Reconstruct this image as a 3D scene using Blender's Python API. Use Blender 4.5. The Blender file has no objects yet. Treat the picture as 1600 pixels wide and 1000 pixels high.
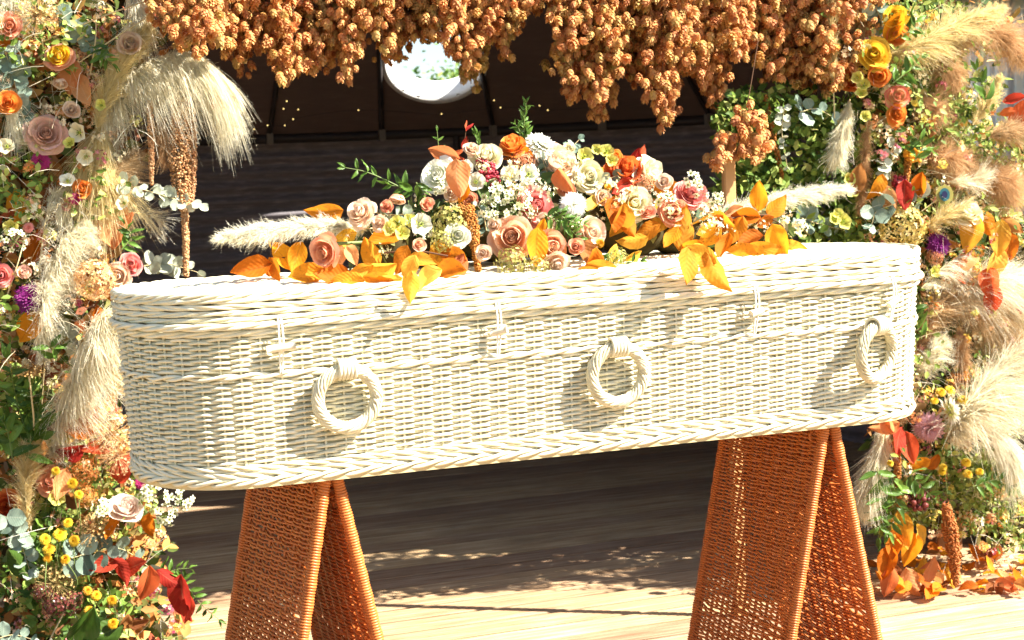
import bpy, math, random
import numpy as np
from mathutils import Matrix, Vector, Euler
rng = np.random.default_rng(7); random.seed(7)
scene = bpy.context.scene
COL = scene.collection

# ------------------------------------------------------------------ camera, sky, sun, exposure
TOP = 1.14                      # top of the coffin lid above the deck
LENS, SENSOR = 35.0, 23.5
FPX = 1600 * LENS / SENSOR
YAW, PITCH, ROLL = math.radians(19.284), math.radians(-5.371), math.radians(-2.283)
CAM = np.array([-1.2242, -3.3011, TOP + 0.210])
FW = np.array([math.sin(YAW)*math.cos(PITCH), math.cos(YAW)*math.cos(PITCH), math.sin(PITCH)])
_r = np.cross(FW, [0, 0, 1.0]); _r /= np.linalg.norm(_r); _u = np.cross(_r, FW)
RT = _r*math.cos(ROLL) + _u*math.sin(ROLL)
UP = _u*math.cos(ROLL) - _r*math.sin(ROLL)
cd = bpy.data.cameras.new('camera'); cam = bpy.data.objects.new('camera', cd); COL.objects.link(cam)
cd.lens = LENS; cd.sensor_width = SENSOR; cd.sensor_fit = 'HORIZONTAL'; cd.clip_start = .05; cd.clip_end = 2000
cam.matrix_world = Matrix(((RT[0], UP[0], -FW[0], CAM[0]), (RT[1], UP[1], -FW[1], CAM[1]), (RT[2], UP[2], -FW[2], CAM[2]), (0, 0, 0, 1)))
cd.dof.use_dof = True; cd.dof.focus_distance = 3.35; cd.dof.aperture_fstop = 5.6
scene.camera = cam

SUN_AZ, SUN_EL = math.radians(57), math.radians(43)      # from the coffin's front normal (-Y) towards +X
SDIR = Vector((math.sin(SUN_AZ)*math.cos(SUN_EL), -math.cos(SUN_AZ)*math.cos(SUN_EL), math.sin(SUN_EL)))
world = bpy.data.worlds.new('World'); scene.world = world; world.use_nodes = True
wn = world.node_tree.nodes; wl = world.node_tree.links
sky = wn.new('ShaderNodeTexSky'); sky.sky_type = 'NISHITA'; sky.sun_disc = False
sky.sun_elevation = SUN_EL; sky.sun_rotation = math.atan2(SDIR.x, SDIR.y)
wl.new(sky.outputs[0], wn['Background'].inputs[0]); wn['Background'].inputs[1].default_value = 0.065
sl = bpy.data.lights.new('sun', 'SUN'); sl.energy = 5.0; sl.angle = math.radians(.53); sl.color = (1, .94, .84)
so = bpy.data.objects.new('sun', sl); COL.objects.link(so); so.rotation_euler = SDIR.to_track_quat('Z', 'Y').to_euler(); so.location = (6, -4, 8)
scene.view_settings.view_transform = 'Standard'; scene.view_settings.look = 'None'
scene.view_settings.gamma = 1.0; scene.view_settings.use_curve_mapping = False
scene.view_settings.exposure = 1.95
scene.cycles.max_bounces = 4; scene.cycles.diffuse_bounces = 3; scene.cycles.glossy_bounces = 2; scene.cycles.transmission_bounces = 4; scene.cycles.transparent_max_bounces = 4
scene.cycles.use_denoising = True

# ------------------------------------------------------------------ pixel <-> place
def ray(px, py):
    d = FW + RT*((px-800)/FPX) - UP*((py-500)/FPX)
    return d
def W(px, py, Y):
    if px < 345 and Y > .6: Y -= .20*min(1, max(0, (640-py)/160))     # the near column leans forward towards its top
    d = ray(px, py); t = (Y - CAM[1]) / d[1]
    return CAM + d*t
def Wz(px, py, z):
    d = ray(px, py); t = (z - CAM[2]) / d[2]
    return CAM + d*t
def mpp(p):                     # metres per photo pixel at a place
    return float((np.asarray(p)-CAM) @ FW) / FPX
def D(r, u, t):                 # a direction: right, up, towards the viewer
    v = RT*r + UP*u - FW*t
    return v/np.linalg.norm(v)

# ------------------------------------------------------------------ mesh helpers
def unit(v):
    v = np.asarray(v, float); return v/(np.linalg.norm(v, axis=-1, keepdims=True)+1e-12)
def mesh(name, V, F, mats=(), attrs=None, smooth=True, mi=None):
    V = np.ascontiguousarray(V, dtype=np.float32); me = bpy.data.meshes.new(name)
    me.vertices.add(len(V)); me.vertices.foreach_set('co', V.ravel())
    if not isinstance(F, (list, tuple)): F = [F]
    F = [np.asarray(f, dtype=np.int32) for f in F if len(f)]
    idx = np.concatenate([f.ravel() for f in F]); cnt = np.concatenate([np.full(len(f), f.shape[1], np.int32) for f in F])
    me.loops.add(len(idx)); me.loops.foreach_set('vertex_index', idx)
    st = np.concatenate([[0], np.cumsum(cnt)[:-1]]).astype(np.int32)
    me.polygons.add(len(cnt)); me.polygons.foreach_set('loop_start', st)
    me.polygons.foreach_set('use_smooth', np.full(len(cnt), smooth))
    if mi is not None: me.polygons.foreach_set('material_index', np.asarray(mi, np.int32))
    for k, a in (attrs or {}).items():
        at = me.attributes.new(k, 'FLOAT', 'POINT'); at.data.foreach_set('value', np.asarray(a, np.float32))
    me.update(calc_edges=True)
    for m in (mats if isinstance(mats, (list, tuple)) else [mats]): me.materials.append(m)
    return me
def gridF(nu, nv, cu=False, cv=False):           # vertex index = i*nv + j
    i = np.arange(nu if cu else nu-1)[:, None]; j = np.arange(nv if cv else nv-1)[None, :]
    i2 = (i+1) % nu; j2 = (j+1) % nv
    return np.stack([i*nv+j, i2*nv+j, i2*nv+j2, i*nv+j2], -1).reshape(-1, 4)
def obj(name, me, parent=None, M=None, mat=None, label=None, cat=None, group=None, kind=None):
    o = bpy.data.objects.new(name, me); COL.objects.link(o)
    if parent is not None: o.parent = parent
    if M is not None: o.matrix_basis = M if isinstance(M, Matrix) else Matrix(M)
    if mat is not None and me is not None:
        o.material_slots[0].link = 'OBJECT'; o.material_slots[0].material = mat
    if label: o['label'] = label
    if cat: o['category'] = cat
    if group: o['group'] = group
    if kind: o['kind'] = kind
    return o
def X(loc=(0, 0, 0), R=None, s=1.0):             # 4x4 from place, 3x3 and scale
    m = Matrix.Identity(4)
    if R is not None:
        for a in range(3):
            for b in range(3): m[a][b] = float(R[a][b])
    if not hasattr(s, '__len__'): s = (s, s, s)
    m = m @ Matrix.Diagonal((s[0], s[1], s[2], 1))
    m.translation = Vector([float(c) for c in loc])
    return m
def basisZ(z, spin=0.0):                         # columns x,y,z with z given
    z = unit(z); a = np.array([0, 0, 1.]) if abs(z[2]) < .9 else np.array([1., 0, 0])
    x = unit(np.cross(a, z)); y = np.cross(z, x); c, s = math.cos(spin), math.sin(spin)
    return np.stack([x*c+y*s, y*c-x*s, z], 1)
def basisYZ(y, z):                               # y exact, z as near as can be
    y = unit(y); x = unit(np.cross(y, z)); return np.stack([x, y, np.cross(x, y)], 1)
def curve(pts, n=40):                            # Catmull-Rom
    P = np.asarray(pts, float)
    if len(P) == 2: return P[0] + (P[1]-P[0])*np.linspace(0, 1, n)[:, None]
    P = np.vstack([2*P[0]-P[1], P, 2*P[-1]-P[-2]]); m = len(P)-3
    out = []
    for t in np.linspace(0, m-1e-6, n):
        i = int(t); f = t-i; a, b, c, d = P[i:i+4]
        out.append(.5*((2*b)+(c-a)*f+(2*a-5*b+4*c-d)*f*f+(3*b-3*c+d-a)*f**3))
    return np.array(out)
def tubeVF(pts, rad, sides=6, closed=False, caps=True, off=0):
    P = np.asarray(pts, float); n = len(P); rad = np.broadcast_to(np.asarray(rad, float), (n,))
    T = unit(np.roll(P, -1, 0)-np.roll(P, 1, 0)) if closed else unit(np.gradient(P, axis=0))
    N = np.zeros_like(P); a = np.array([0, 0, 1.]) if abs(T[0][2]) < .9 else np.array([1., 0, 0])
    v = unit(np.cross(T[0], a))
    for i in range(n):
        v = v - T[i]*(v @ T[i]); v = v/(np.linalg.norm(v)+1e-12); N[i] = v
    B = np.cross(T, N); an = np.arange(sides)*2*math.pi/sides
    V = P[:, None]+rad[:, None, None]*(N[:, None]*np.cos(an)[None, :, None]+B[:, None]*np.sin(an)[None, :, None])
    V = V.reshape(-1, 3); F = gridF(n, sides, closed, True)
    return V, F+off
def tube(name, pts, rad, mat, sides=6, closed=False):
    V, F = tubeVF(pts, rad, sides, closed)
    n = len(V)//sides
    return mesh(name, V, F, mat, {'pv': np.repeat(np.linspace(0, 1, n), sides)})
class Bag:                                       # several pieces of ONE part
    def __init__(s): s.V = []; s.Q = []; s.T = []; s.n = 0; s.A = {}
    def add(s, V, F, **at):
        F = np.asarray(F)+s.n; (s.Q if F.shape[1] == 4 else s.T).append(F); s.V.append(np.asarray(V, float)); s.n += len(V)
        for k in ('rnd', 'pv'): s.A.setdefault(k, []).append(np.broadcast_to(np.asarray(at.get(k, 0.), float), (len(V),)))
    def tube(s, pts, rad, sides=6, closed=False, rnd=0.):
        V, F = tubeVF(pts, rad, sides, closed); s.add(V, F, rnd=rnd, pv=np.repeat(np.linspace(0, 1, len(V)//sides), sides))
    def box(s, lo, hi, rnd=0.):
        V, F = boxVF(lo, hi); s.add(V, F, rnd=rnd, pv=0.)
    def build(s, name, mats, smooth=True):
        F = ([np.concatenate(s.Q)] if s.Q else [])+([np.concatenate(s.T)] if s.T else [])
        return mesh(name, np.concatenate(s.V), F, mats, {k: np.concatenate(a) for k, a in s.A.items()}, smooth)
def boxVF(lo, hi):
    x0, y0, z0 = lo; x1, y1, z1 = hi
    V = np.array([(x0, y0, z0), (x1, y0, z0), (x1, y1, z0), (x0, y1, z0), (x0, y0, z1), (x1, y0, z1), (x1, y1, z1), (x0, y1, z1)], float)
    F = np.array([(0, 3, 2, 1), (4, 5, 6, 7), (0, 1, 5, 4), (1, 2, 6, 5), (2, 3, 7, 6), (3, 0, 4, 7)])
    return V, F
def inst(V, F, R, L, S):                         # many copies of a small shape as one array
    N = len(L); k = len(V); S = np.asarray(S, float)
    if S.ndim == 1: S = S[:, None]*np.ones(3)
    A = np.einsum('nij,nkj->nki', R, V[None]*S[:, None, :])+L[:, None, :]
    FF = (F[None]+(np.arange(N)*k)[:, None, None]).reshape(-1, F.shape[1])
    return A.reshape(-1, 3), FF
def randR(n, z=None, spread=1.0):
    """rotations whose local Z scatters round the rows of z"""
    v = unit(rng.normal(size=(n, 3)))
    if z is not None: v = unit(unit(np.broadcast_to(z, (n, 3)))+v*spread)
    a = unit(rng.normal(size=(n, 3))); x = unit(np.cross(a, v)); y = np.cross(v, x)
    return np.stack([x, y, v], -1)
ICO_V = unit(np.array([(1, 0, 0), (-1, 0, 0), (0, 1, 0), (0, -1, 0), (0, 0, 1), (0, 0, -1)], float))
ICO_F = np.array([(0, 2, 4), (2, 1, 4), (1, 3, 4), (3, 0, 4), (2, 0, 5), (1, 2, 5), (3, 1, 5), (0, 3, 5)])
def sphereVF(nu=10, nv=6):
    a = np.arange(nu)*2*math.pi/nu; b = np.linspace(-math.pi/2+.01, math.pi/2-.01, nv)
    V = np.stack([np.cos(a)[:, None]*np.cos(b), np.sin(a)[:, None]*np.cos(b), np.broadcast_to(np.sin(b), (nu, nv))], -1).reshape(-1, 3)
    return V, gridF(nu, nv, True)

# ------------------------------------------------------------------ materials
class NT:
    def __init__(s, name):
        s.m = bpy.data.materials.new(name); s.m.use_nodes = True; s.t = s.m.node_tree; s.p = s.t.nodes['Principled BSDF']; s.out = s.t.nodes['Material Output']
    def n(s, t, **kw):
        x = s.t.nodes.new(t)
        for k, v in kw.items(): setattr(x, k, v)
        return x
    def l(s, a, b): s.t.links.new(a, b)
    def attr(s, k): return s.n('ShaderNodeAttribute', attribute_name=k).outputs['Fac']
    def objrnd(s): return s.n('ShaderNodeObjectInfo').outputs['Random']
    def co(s, which='Object', scale=None):
        c = s.n('ShaderNodeTexCoord').outputs[which]
        if scale:
            mp = s.n('ShaderNodeMapping'); mp.inputs['Scale'].default_value = scale; s.l(c, mp.inputs[0]); return mp.outputs[0]
        return c
    def noise(s, vec, scale, detail=4, rough=.6):
        x = s.n('ShaderNodeTexNoise'); x.inputs['Scale'].default_value = scale; x.inputs['Detail'].default_value = detail; x.inputs['Roughness'].default_value = rough
        s.l(vec, x.inputs['Vector']); return x.outputs['Fac']
    def ramp(s, fac, stops):
        x = s.n('ShaderNodeValToRGB'); e = x.color_ramp.elements
        while len(e) < len(stops): e.new(.5)
        for k, (p, c) in enumerate(stops): e[k].position = p; e[k].color = (*c, 1) if len(c) == 3 else c
        s.l(fac, x.inputs[0]); return x.outputs[0]
    def math(s, op, a, b=None):
        x = s.n('ShaderNodeMath', operation=op)
        for i, v in enumerate((a, b)):
            if v is None: continue
            if hasattr(v, 'links'): s.l(v, x.inputs[i])
            else: x.inputs[i].default_value = v
        return x.outputs[0]
    def mix(s, f, a, b, mode='MIX'):
        x = s.n('ShaderNodeMix', data_type='RGBA', blend_type=mode)
        for k, v in ((0, f), (6, a), (7, b)):
            if hasattr(v, 'links'): s.l(v, x.inputs[k])
            else: x.inputs[k].default_value = v if k == 0 else (*v, 1)
        return x.outputs[2]
    def bump(s, h, st=.3, dist=.002):
        b = s.n('ShaderNodeBump'); b.inputs['Strength'].default_value = st; b.inputs['Distance'].default_value = dist
        s.l(h, b.inputs['Height']); s.l(b.outputs[0], s.p.inputs['Normal'])
    def fin(s, col=None, rough=.6, spec=.3, trans=0., metal=0., coat=0.):
        if col is not None:
            if hasattr(col, 'links'): s.l(col, s.p.inputs['Base Color'])
            else: s.p.inputs['Base Color'].default_value = (*col, 1)
        s.p.inputs['Roughness'].default_value = rough; s.p.inputs['Specular IOR Level'].default_value = spec; s.p.inputs['Metallic'].default_value = metal
        if trans:
            t = s.n('ShaderNodeBsdfTranslucent'); mx = s.n('ShaderNodeMixShader'); mx.inputs[0].default_value = trans
            if hasattr(col, 'links'): s.l(col, t.inputs[0])
            else: t.inputs[0].default_value = (*col, 1)
            s.l(s.p.outputs[0], mx.inputs[1]); s.l(t.outputs[0], mx.inputs[2]); s.l(mx.outputs[0], s.out.inputs[0])
        return s.m
def hsv_var(k, col, fac, amt_v=.25, amt_h=.02):
    h = k.n('ShaderNodeHueSaturation'); k.l(col, h.inputs['Color'])
    k.l(k.math('ADD', k.math('MULTIPLY', fac, amt_v), 1-amt_v/2), h.inputs['Value'])
    k.l(k.math('ADD', k.math('MULTIPLY', fac, amt_h), .5-amt_h/2), h.inputs['Hue']); return h.outputs[0]
def petal_mat(name, base, tip, trans=.35, mid=None, rough=.55, var=.25):
    k = NT(name); st = [(0, base), (1, tip)] if mid is None else [(0, base), (.55, mid), (1, tip)]
    c = k.ramp(k.attr('pv'), st); c = hsv_var(k, c, k.objrnd(), var, .02)
    nz = k.noise(k.co('Object', (3, 3, 3)), 2.2); c = k.mix(k.math('MULTIPLY', nz, .22), c, tuple(x*.72 for x in base))
    # fine lengthwise veins
    wv = k.math('SINE', k.math('MULTIPLY', k.attr('pu'), 26.)); k.bump(wv, .12, .01)
    return k.fin(c, rough, .25, trans)
def leaf_mat(name, stops, vein=(.9, .7, .4), vs=.4, trans=.55, rough=.7, spots=(.22, .08, .02), sp=.75):
    """stops: colours by object random; veins from the leaf's own u,v"""
    k = NT(name); r = k.objrnd(); c = k.ramp(k.math('ADD', k.math('MULTIPLY', r, .8), k.math('MULTIPLY', k.noise(k.co('Object'), 3.), .2)), stops)
    u = k.math('ABSOLUTE', k.attr('pu')); v = k.attr('pv')
    side = k.math('SINE', k.math('MULTIPLY', k.math('SUBTRACT', v, k.math('MULTIPLY', u, .28)), 52.))
    sv = k.math('GREATER_THAN', side, .86); mid = k.math('LESS_THAN', u, .06)
    vv = k.math('MAXIMUM', k.math('MULTIPLY', sv, .16), k.math('MULTIPLY', mid, .8)); c = k.mix(k.math('MULTIPLY', vv, vs), c, vein)
    bl = k.ramp(k.noise(k.co('Object'), 7., 6, .7), [(.52, (0, 0, 0)), (.72, (1, 1, 1))]); bl2 = k.math('MULTIPLY', bl, sp)
    c = k.mix(bl2, c, spots); c = hsv_var(k, c, r, .3, .015)
    k.bump(k.math('MULTIPLY', side, .5), .15, .006)
    return k.fin(c, rough, .2, trans)
def fluff_mat(name, stops, trans=.52):
    k = NT(name); c = k.ramp(k.attr('rnd'), stops); c = k.mix(k.math('MULTIPLY', k.attr('pv'), .35), c, tuple(min(1, x*1.15) for x in stops[-1][1]))
    return k.fin(c, .8, .1, trans)
def bits_mat(name, stops, trans=.25, rough=.6):
    k = NT(name); c = k.ramp(k.attr('rnd'), stops); c = hsv_var(k, c, k.objrnd(), .2, .015); return k.fin(c, rough, .25, trans)
def plain(name, col, rough=.6, spec=.3, metal=0., var=.15, scale=30, trans=0.):
    k = NT(name); nz = k.noise(k.co('Object'), scale); c = k.mix(nz, tuple(x*(1-var) for x in col), tuple(min(1, x*(1+var)) for x in col))
    c = hsv_var(k, c, k.objrnd(), var, .01); k.bump(nz, .15, .003); return k.fin(c, rough, spec, trans, metal)

def willow_mat(name, a, b, dark, rough=.42):
    k = NT(name); c = k.mix(k.objrnd(), a, b); c = k.mix(k.attr('rnd'), c, b)
    nz = k.noise(k.co('Object', (6, 6, 14)), 4., 5); c = k.mix(k.ramp(nz, [(.45, (0, 0, 0)), (.8, (.55, .55, .55))]), c, dark)
    f = k.noise(k.co('Object'), 160., 3); k.bump(f, .12, .001); return k.fin(c, rough, .35)
M = {}
M['willow'] = willow_mat('willow_white', (.70, .645, .44), (.78, .73, .55), (.50, .41, .20))
M['willow_ring'] = willow_mat('willow_handle', (.58, .52, .33), (.72, .66, .46), (.36, .29, .15))
M['cane'] = willow_mat('cane_tan', (.44, .112, .021), (.57, .18, .044), (.24, .06, .014), .36)
M['cotton'] = plain('cotton_lining', (.70, .60, .36), .9, .1)
M['base_wood'] = plain('pale_ply', (.62, .50, .26), .6)
M['cord'] = plain('white_cord', (.8, .78, .7), .8)
M['peg'] = plain('wood_peg', (.78, .70, .52), .6)
def deck_mat():
    k = NT('weathered_deck'); r = k.objrnd(); v = k.co('Object', (1.2, 22, 22))
    off = k.n('ShaderNodeVectorMath', operation='ADD'); k.l(v, off.inputs[0]); k.l(k.math('MULTIPLY', r, 60.), off.inputs[1])
    g = k.noise(off.outputs[0], 3., 8, .65); c = k.ramp(g, [(.25, (.21, .115, .055)), (.5, (.41, .27, .15)), (.72, (.57, .43, .28))])
    c = hsv_var(k, c, r, .5, .02); st = k.ramp(k.noise(k.co('Object'), 2.1, 5), [(.5, (0, 0, 0)), (.75, (.5, .5, .5))]); c = k.mix(st, c, (.20, .14, .09))
    k.bump(g, .5, .004); return k.fin(c, .75, .15)
M['deck'] = deck_mat()
def steel_mat(name, a, b, dust, rough=.5):
    k = NT(name); n1 = k.noise(k.co('Object', (1, 1, 3)), 2.5, 6); n2 = k.noise(k.co('Object', (2, 2, 14)), 5., 5)
    c = k.mix(n1, a, b); c = k.mix(k.ramp(n2, [(.5, (0, 0, 0)), (.75, (.6, .6, .6))]), c, dust); k.bump(n2, .1, .002); return k.fin(c, rough, .4)
M['bin_wall'] = steel_mat('dark_painted_steel', (.15, .135, .145), (.21, .19, .205), (.42, .39, .41))
M['bin_roof'] = steel_mat('brown_painted_roof', (.13, .088, .074), (.165, .112, .095), (.20, .145, .125), .7)
M['bin_rib'] = steel_mat('black_steel', (.03, .024, .022), (.045, .036, .034), (.07, .06, .06))
M['bolt'] = plain('galvanised', (.16, .15, .15), .4, .5, .6)
M['bracket'] = plain('grey_bracket', (.20, .18, .15), .5, .5)
M['reveal'] = plain('white_paint', (.80, .80, .78), .5)
M['pale_gap'] = plain('pale_gap_sheet', (.50, .53, .56), .35, .5, .3)
M['timber'] = plain('orange_pine', (.55, .30, .12), .6, .3, scale=12)
M['timber_old'] = plain('brown_timber', (.24, .11, .05), .7, .2, scale=9)
M['dark_core'] = plain('dark_core_fill', (.055, .045, .02), .95, .05, var=.5, scale=40)  # dark fill of the spray foam and the added column cores
M['ground'] = plain('grass_ground', (.07, .10, .03), .9, .1, var=.5, scale=3)
M['bark'] = plain('bark', (.12, .08, .05), .9, .1)
M['stem'] = plain('straw_stem', (.62, .50, .26), .6, .3)
M['stem_green'] = plain('green_stem', (.16, .22, .06), .5, .3)
M['twig'] = plain('brown_twig', (.12, .06, .03), .7, .2)
g_em = NT('warm_bulb'); g_em.p.inputs['Emission Color'].default_value = (1, .72, .25, 1); g_em.p.inputs['Emission Strength'].default_value = .8; M['bulb'] = g_em.fin((.9, .7, .3))
# petals
for nm, b, t, mid in (('peach', (.90, .32, .14), (.92, .66, .46), (.90, .50, .30)), ('palepeach', (.88, .52, .30), (.90, .74, .58), (.88, .64, .46)), ('pink', (.84, .18, .14), (.90, .44, .38), (.86, .30, .26)),
                      ('dustpink', (.78, .36, .20), (.84, .50, .42), (.86, .64, .50)), ('cream', (.80, .72, .34), (.90, .84, .64), (.88, .80, .54)), ('white', (.66, .70, .36), (.90, .88, .78), (.88, .87, .72)),
                      ('coral', (.86, .30, .14), (.88, .46, .30), None), ('orange', (.82, .26, .03), (.84, .32, .07), None), ('rust', (.62, .11, .02), (.74, .20, .05), None), ('yellow', (.82, .42, .02), (.86, .62, .06), None),
                      ('yellowred', (.86, .50, .03), (.84, .58, .06), None), ('redtip', (.86, .62, .30), (.70, .07, .10), (.86, .58, .30)), ('purple', (.10, .006, .08), (.26, .02, .20), None), ('magenta', (.30, .01, .10), (.55, .05, .22), None),
                      ('mauve', (.62, .26, .14), (.68, .40, .46), (.60, .34, .36)), ('limecup', (.60, .58, .06), (.74, .70, .22), None), ('protea', (.82, .55, .46), (.88, .78, .66), None), ('redorange', (.72, .10, .02), (.78, .2, .05), None)):
    M[nm] = petal_mat('petal_'+nm, b, t, .35, mid)
M['spikywhite'] = petal_mat('petal_spiky_white', (.80, .78, .60), (.92, .91, .86), .3)
M['whitedahlia'] = petal_mat('petal_white_dahlia', (.60, .66, .12), (.92, .91, .86), .3, (.9, .89, .8))
M['yellowbtn'] = petal_mat('petal_button_yellow', (.62, .34, .01), (.84, .60, .04), .15)
M['amberbtn'] = petal_mat('petal_button_amber', (.50, .18, .01), (.78, .42, .02), .15)
M['greencentre'] = plain('green_centre', (.34, .40, .06), .6, .2)
M['darkcentre'] = plain('dark_centre', (.10, .12, .03), .6, .2)
# leaves
M['beech'] = leaf_mat('leaf_beech_amber', [(0, (.58, .16, .012)), (.35, (.70, .25, .018)), (.7, (.76, .33, .028)), (1, (.80, .44, .06))], (.50, .22, .03), .4)
M['beech_yellow'] = leaf_mat('leaf_beech_yellow', [(0, (.74, .33, .025)), (.5, (.80, .44, .05)), (1, (.84, .54, .12))], (.62, .32, .05), .4, sp=.3)
M['beech_orange'] = leaf_mat('leaf_beech_orange', [(0, (.68, .19, .01)), (.6, (.76, .26, .015)), (1, (.80, .34, .02))], (.46, .14, .02), .45, sp=.3)
M['leaf_red'] = leaf_mat('leaf_red', [(0, (.40, .03, .015)), (.5, (.55, .07, .03)), (1, (.66, .14, .05))], (.72, .30, .16), .35, sp=.3)
M['leaf_salmon'] = leaf_mat('leaf_salmon', [(0, (.68, .20, .05)), (1, (.82, .40, .18))], (.86, .54, .3), .35, sp=.2)
M['leaf_brown'] = leaf_mat('leaf_brown', [(0, (.26, .09, .03)), (1, (.46, .19, .06))], (.5, .3, .14), .3)
M['euc'] = leaf_mat('leaf_eucalyptus', [(0, (.13, .20, .15)), (.5, (.22, .29, .22)), (1, (.34, .40, .31))], (.5, .55, .42), .3, .2, .5, (.25, .28, .2), .15)
M['euc_pale'] = leaf_mat('leaf_eucalyptus_pale', [(0, (.36, .40, .29)), (1, (.56, .58, .45))], (.6, .62, .48), .3, .2, .5, (.4, .42, .3), .1)
M['green'] = leaf_mat('leaf_green', [(0, (.05, .11, .02)), (.5, (.10, .20, .03)), (1, (.18, .28, .05))], (.3, .4, .12), .35, .3, .32, (.08, .1, .02), .2)
M['filler_left'] = bits_mat('filler_left', [(0, (.05, .09, .02)), (.22, (.13, .18, .04)), (.38, (.26, .26, .08)), (.5, (.30, .12, .03)), (.68, (.52, .21, .05)), (.82, (.60, .36, .10)), (.92, (.30, .05, .02)), (1, (.70, .60, .36))])
M['filler_right'] = bits_mat('filler_right', [(0, (.03, .07, .015)), (.4, (.09, .15, .03)), (.62, (.18, .24, .05)), (.7, (.36, .15, .04)), (.86, (.52, .23, .05)), (1, (.60, .48, .24))])
M['filler_green'] = bits_mat('filler_green', [(0, (.05, .11, .02)), (.5, (.14, .24, .035)), (.85, (.28, .38, .07)), (1, (.5, .5, .16))])
M['filler_bright'] = bits_mat('filler_bright', [(0, (.08, .14, .02)), (.5, (.22, .30, .05)), (.8, (.42, .46, .11)), (.93, (.6, .58, .25)), (1, (.7, .45, .2))])
M['filler_spray'] = bits_mat('filler_spray', [(0, (.05, .10, .03)), (.5, (.12, .18, .05)), (.8, (.22, .26, .09)), (1, (.4, .36, .1))])
# fluffs
M['pampas'] = fluff_mat('pampas_cream', [(0, (.76, .63, .37)), (.5, (.87, .78, .55)), (1, (.93, .89, .74))])
M['pampas_white'] = fluff_mat('pampas_white', [(0, (.78, .70, .50)), (1, (.92, .88, .74))])
M['pampas_gold'] = fluff_mat('pampas_gold', [(0, (.66, .48, .17)), (.5, (.80, .65, .31)), (1, (.88, .77, .48))])
M['pampas_tan'] = fluff_mat('pampas_tan', [(0, (.50, .30, .14)), (.5, (.66, .46, .24)), (1, (.76, .60, .38))])
M['bronze'] = fluff_mat('bronze_grass', [(0, (.42, .21, .09)), (.5, (.60, .36, .17)), (1, (.76, .54, .31))])
M['amaranth'] = bits_mat('amaranthus', [(0, (.46, .20, .08)), (.5, (.62, .32, .15)), (1, (.72, .46, .24))])
M['amaranth_rust'] = bits_mat('amaranthus_rust', [(0, (.42, .13, .02)), (.6, (.58, .22, .05)), (1, (.68, .34, .10))])
M['hydr_orange'] = bits_mat('hydrangea_orange', [(0, (.56, .26, .10)), (.6, (.72, .42, .20)), (1, (.80, .56, .32))])
M['hydr_yellow'] = bits_mat('hydrangea_yellow', [(0, (.52, .40, .08)), (.6, (.70, .56, .18)), (1, (.80, .70, .36))])
M['hydr_salmon'] = bits_mat('celosia_salmon', [(0, (.66, .22, .08)), (1, (.80, .42, .22))])
M['sedum'] = bits_mat('sedum_green', [(0, (.22, .22, .04)), (.5, (.40, .36, .08)), (1, (.60, .54, .22))])
M['berry'] = bits_mat('berry_dark', [(0, (.07, .015, .015)), (1, (.20, .05, .04))], 0, .3)
M['berry_orange'] = bits_mat('berry_orange', [(0, (.62, .24, .02)), (1, (.78, .40, .05))], 0, .3)
M['berry_pink'] = bits_mat('berry_burgundy', [(0, (.16, .01, .02)), (1, (.42, .04, .06))], 0, .35)
M['allium'] = bits_mat('allium_tan', [(0, (.44, .22, .08)), (.6, (.60, .36, .14)), (1, (.74, .52, .26))])
M['allium_olive'] = bits_mat('allium_olive', [(0, (.30, .20, .06)), (1, (.54, .42, .16))])
def hop_mat():
    k = NT('hop_amber'); c = k.ramp(k.objrnd(), [(0, (.46, .13, .035)), (.3, (.60, .215, .055)), (.6, (.64, .28, .075)), (.82, (.52, .29, .06)), (1, (.34, .25, .055))])
    c = k.mix(k.math('MULTIPLY', k.attr('pv'), .6), c, (.82, .47, .21)); c = hsv_var(k, c, k.attr('rnd'), .3, .02); return k.fin(c, .6, .2, .3)
M['hop'] = hop_mat()
def wax_mat():
    k = NT('wax_petal'); c = k.ramp(k.attr('pv'), [(0, (.34, .40, .08)), (.35, (.74, .74, .40)), (1, (.88, .86, .70))]); return k.fin(c, .5, .3, .25)
M['wax'] = wax_mat()

# ------------------------------------------------------------------ setting: ground, deck, distant tree
gv, gf = boxVF((-400, -400, -.5), (400, 400, -.09)); obj('ground', mesh('ground', gv, gf, M['ground'], smooth=False), kind='structure')
deck = bpy.data.objects.new('deck', None); COL.objects.link(deck); deck['kind'] = 'structure'
PW = .1265; gx = []
for k in range(7): gx += [(-.054+k*.0157, 0), (-.054+k*.0157+.0095, 0), (-.054+k*.0157+.0108, -.0028), (-.054+k*.0157+.0144, -.0028)]
prof = [(-.0575, -.03), (-.0575, -.002)]+[g for g in gx if g[0] < .054]+[(.0575, -.002), (.0575, -.03)]
pm = []
for v in range(3):
    ys = np.array([p[0] for p in prof]); zs = np.array([p[1] for p in prof]); xs = np.array([-5.2, 6.8])
    V = np.array([(x, y, z) for x in xs for y, z in zip(ys, zs)]); F = gridF(2, len(prof)); pm.append(mesh('plank', V, F, M['deck'], smooth=False))
for i in range(96):
    y = -5.6+i*PW
    o = obj('plank', pm[i % 3], deck, X((random.uniform(-.3, .3), y, random.uniform(-.0012, .0012))))

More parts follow.
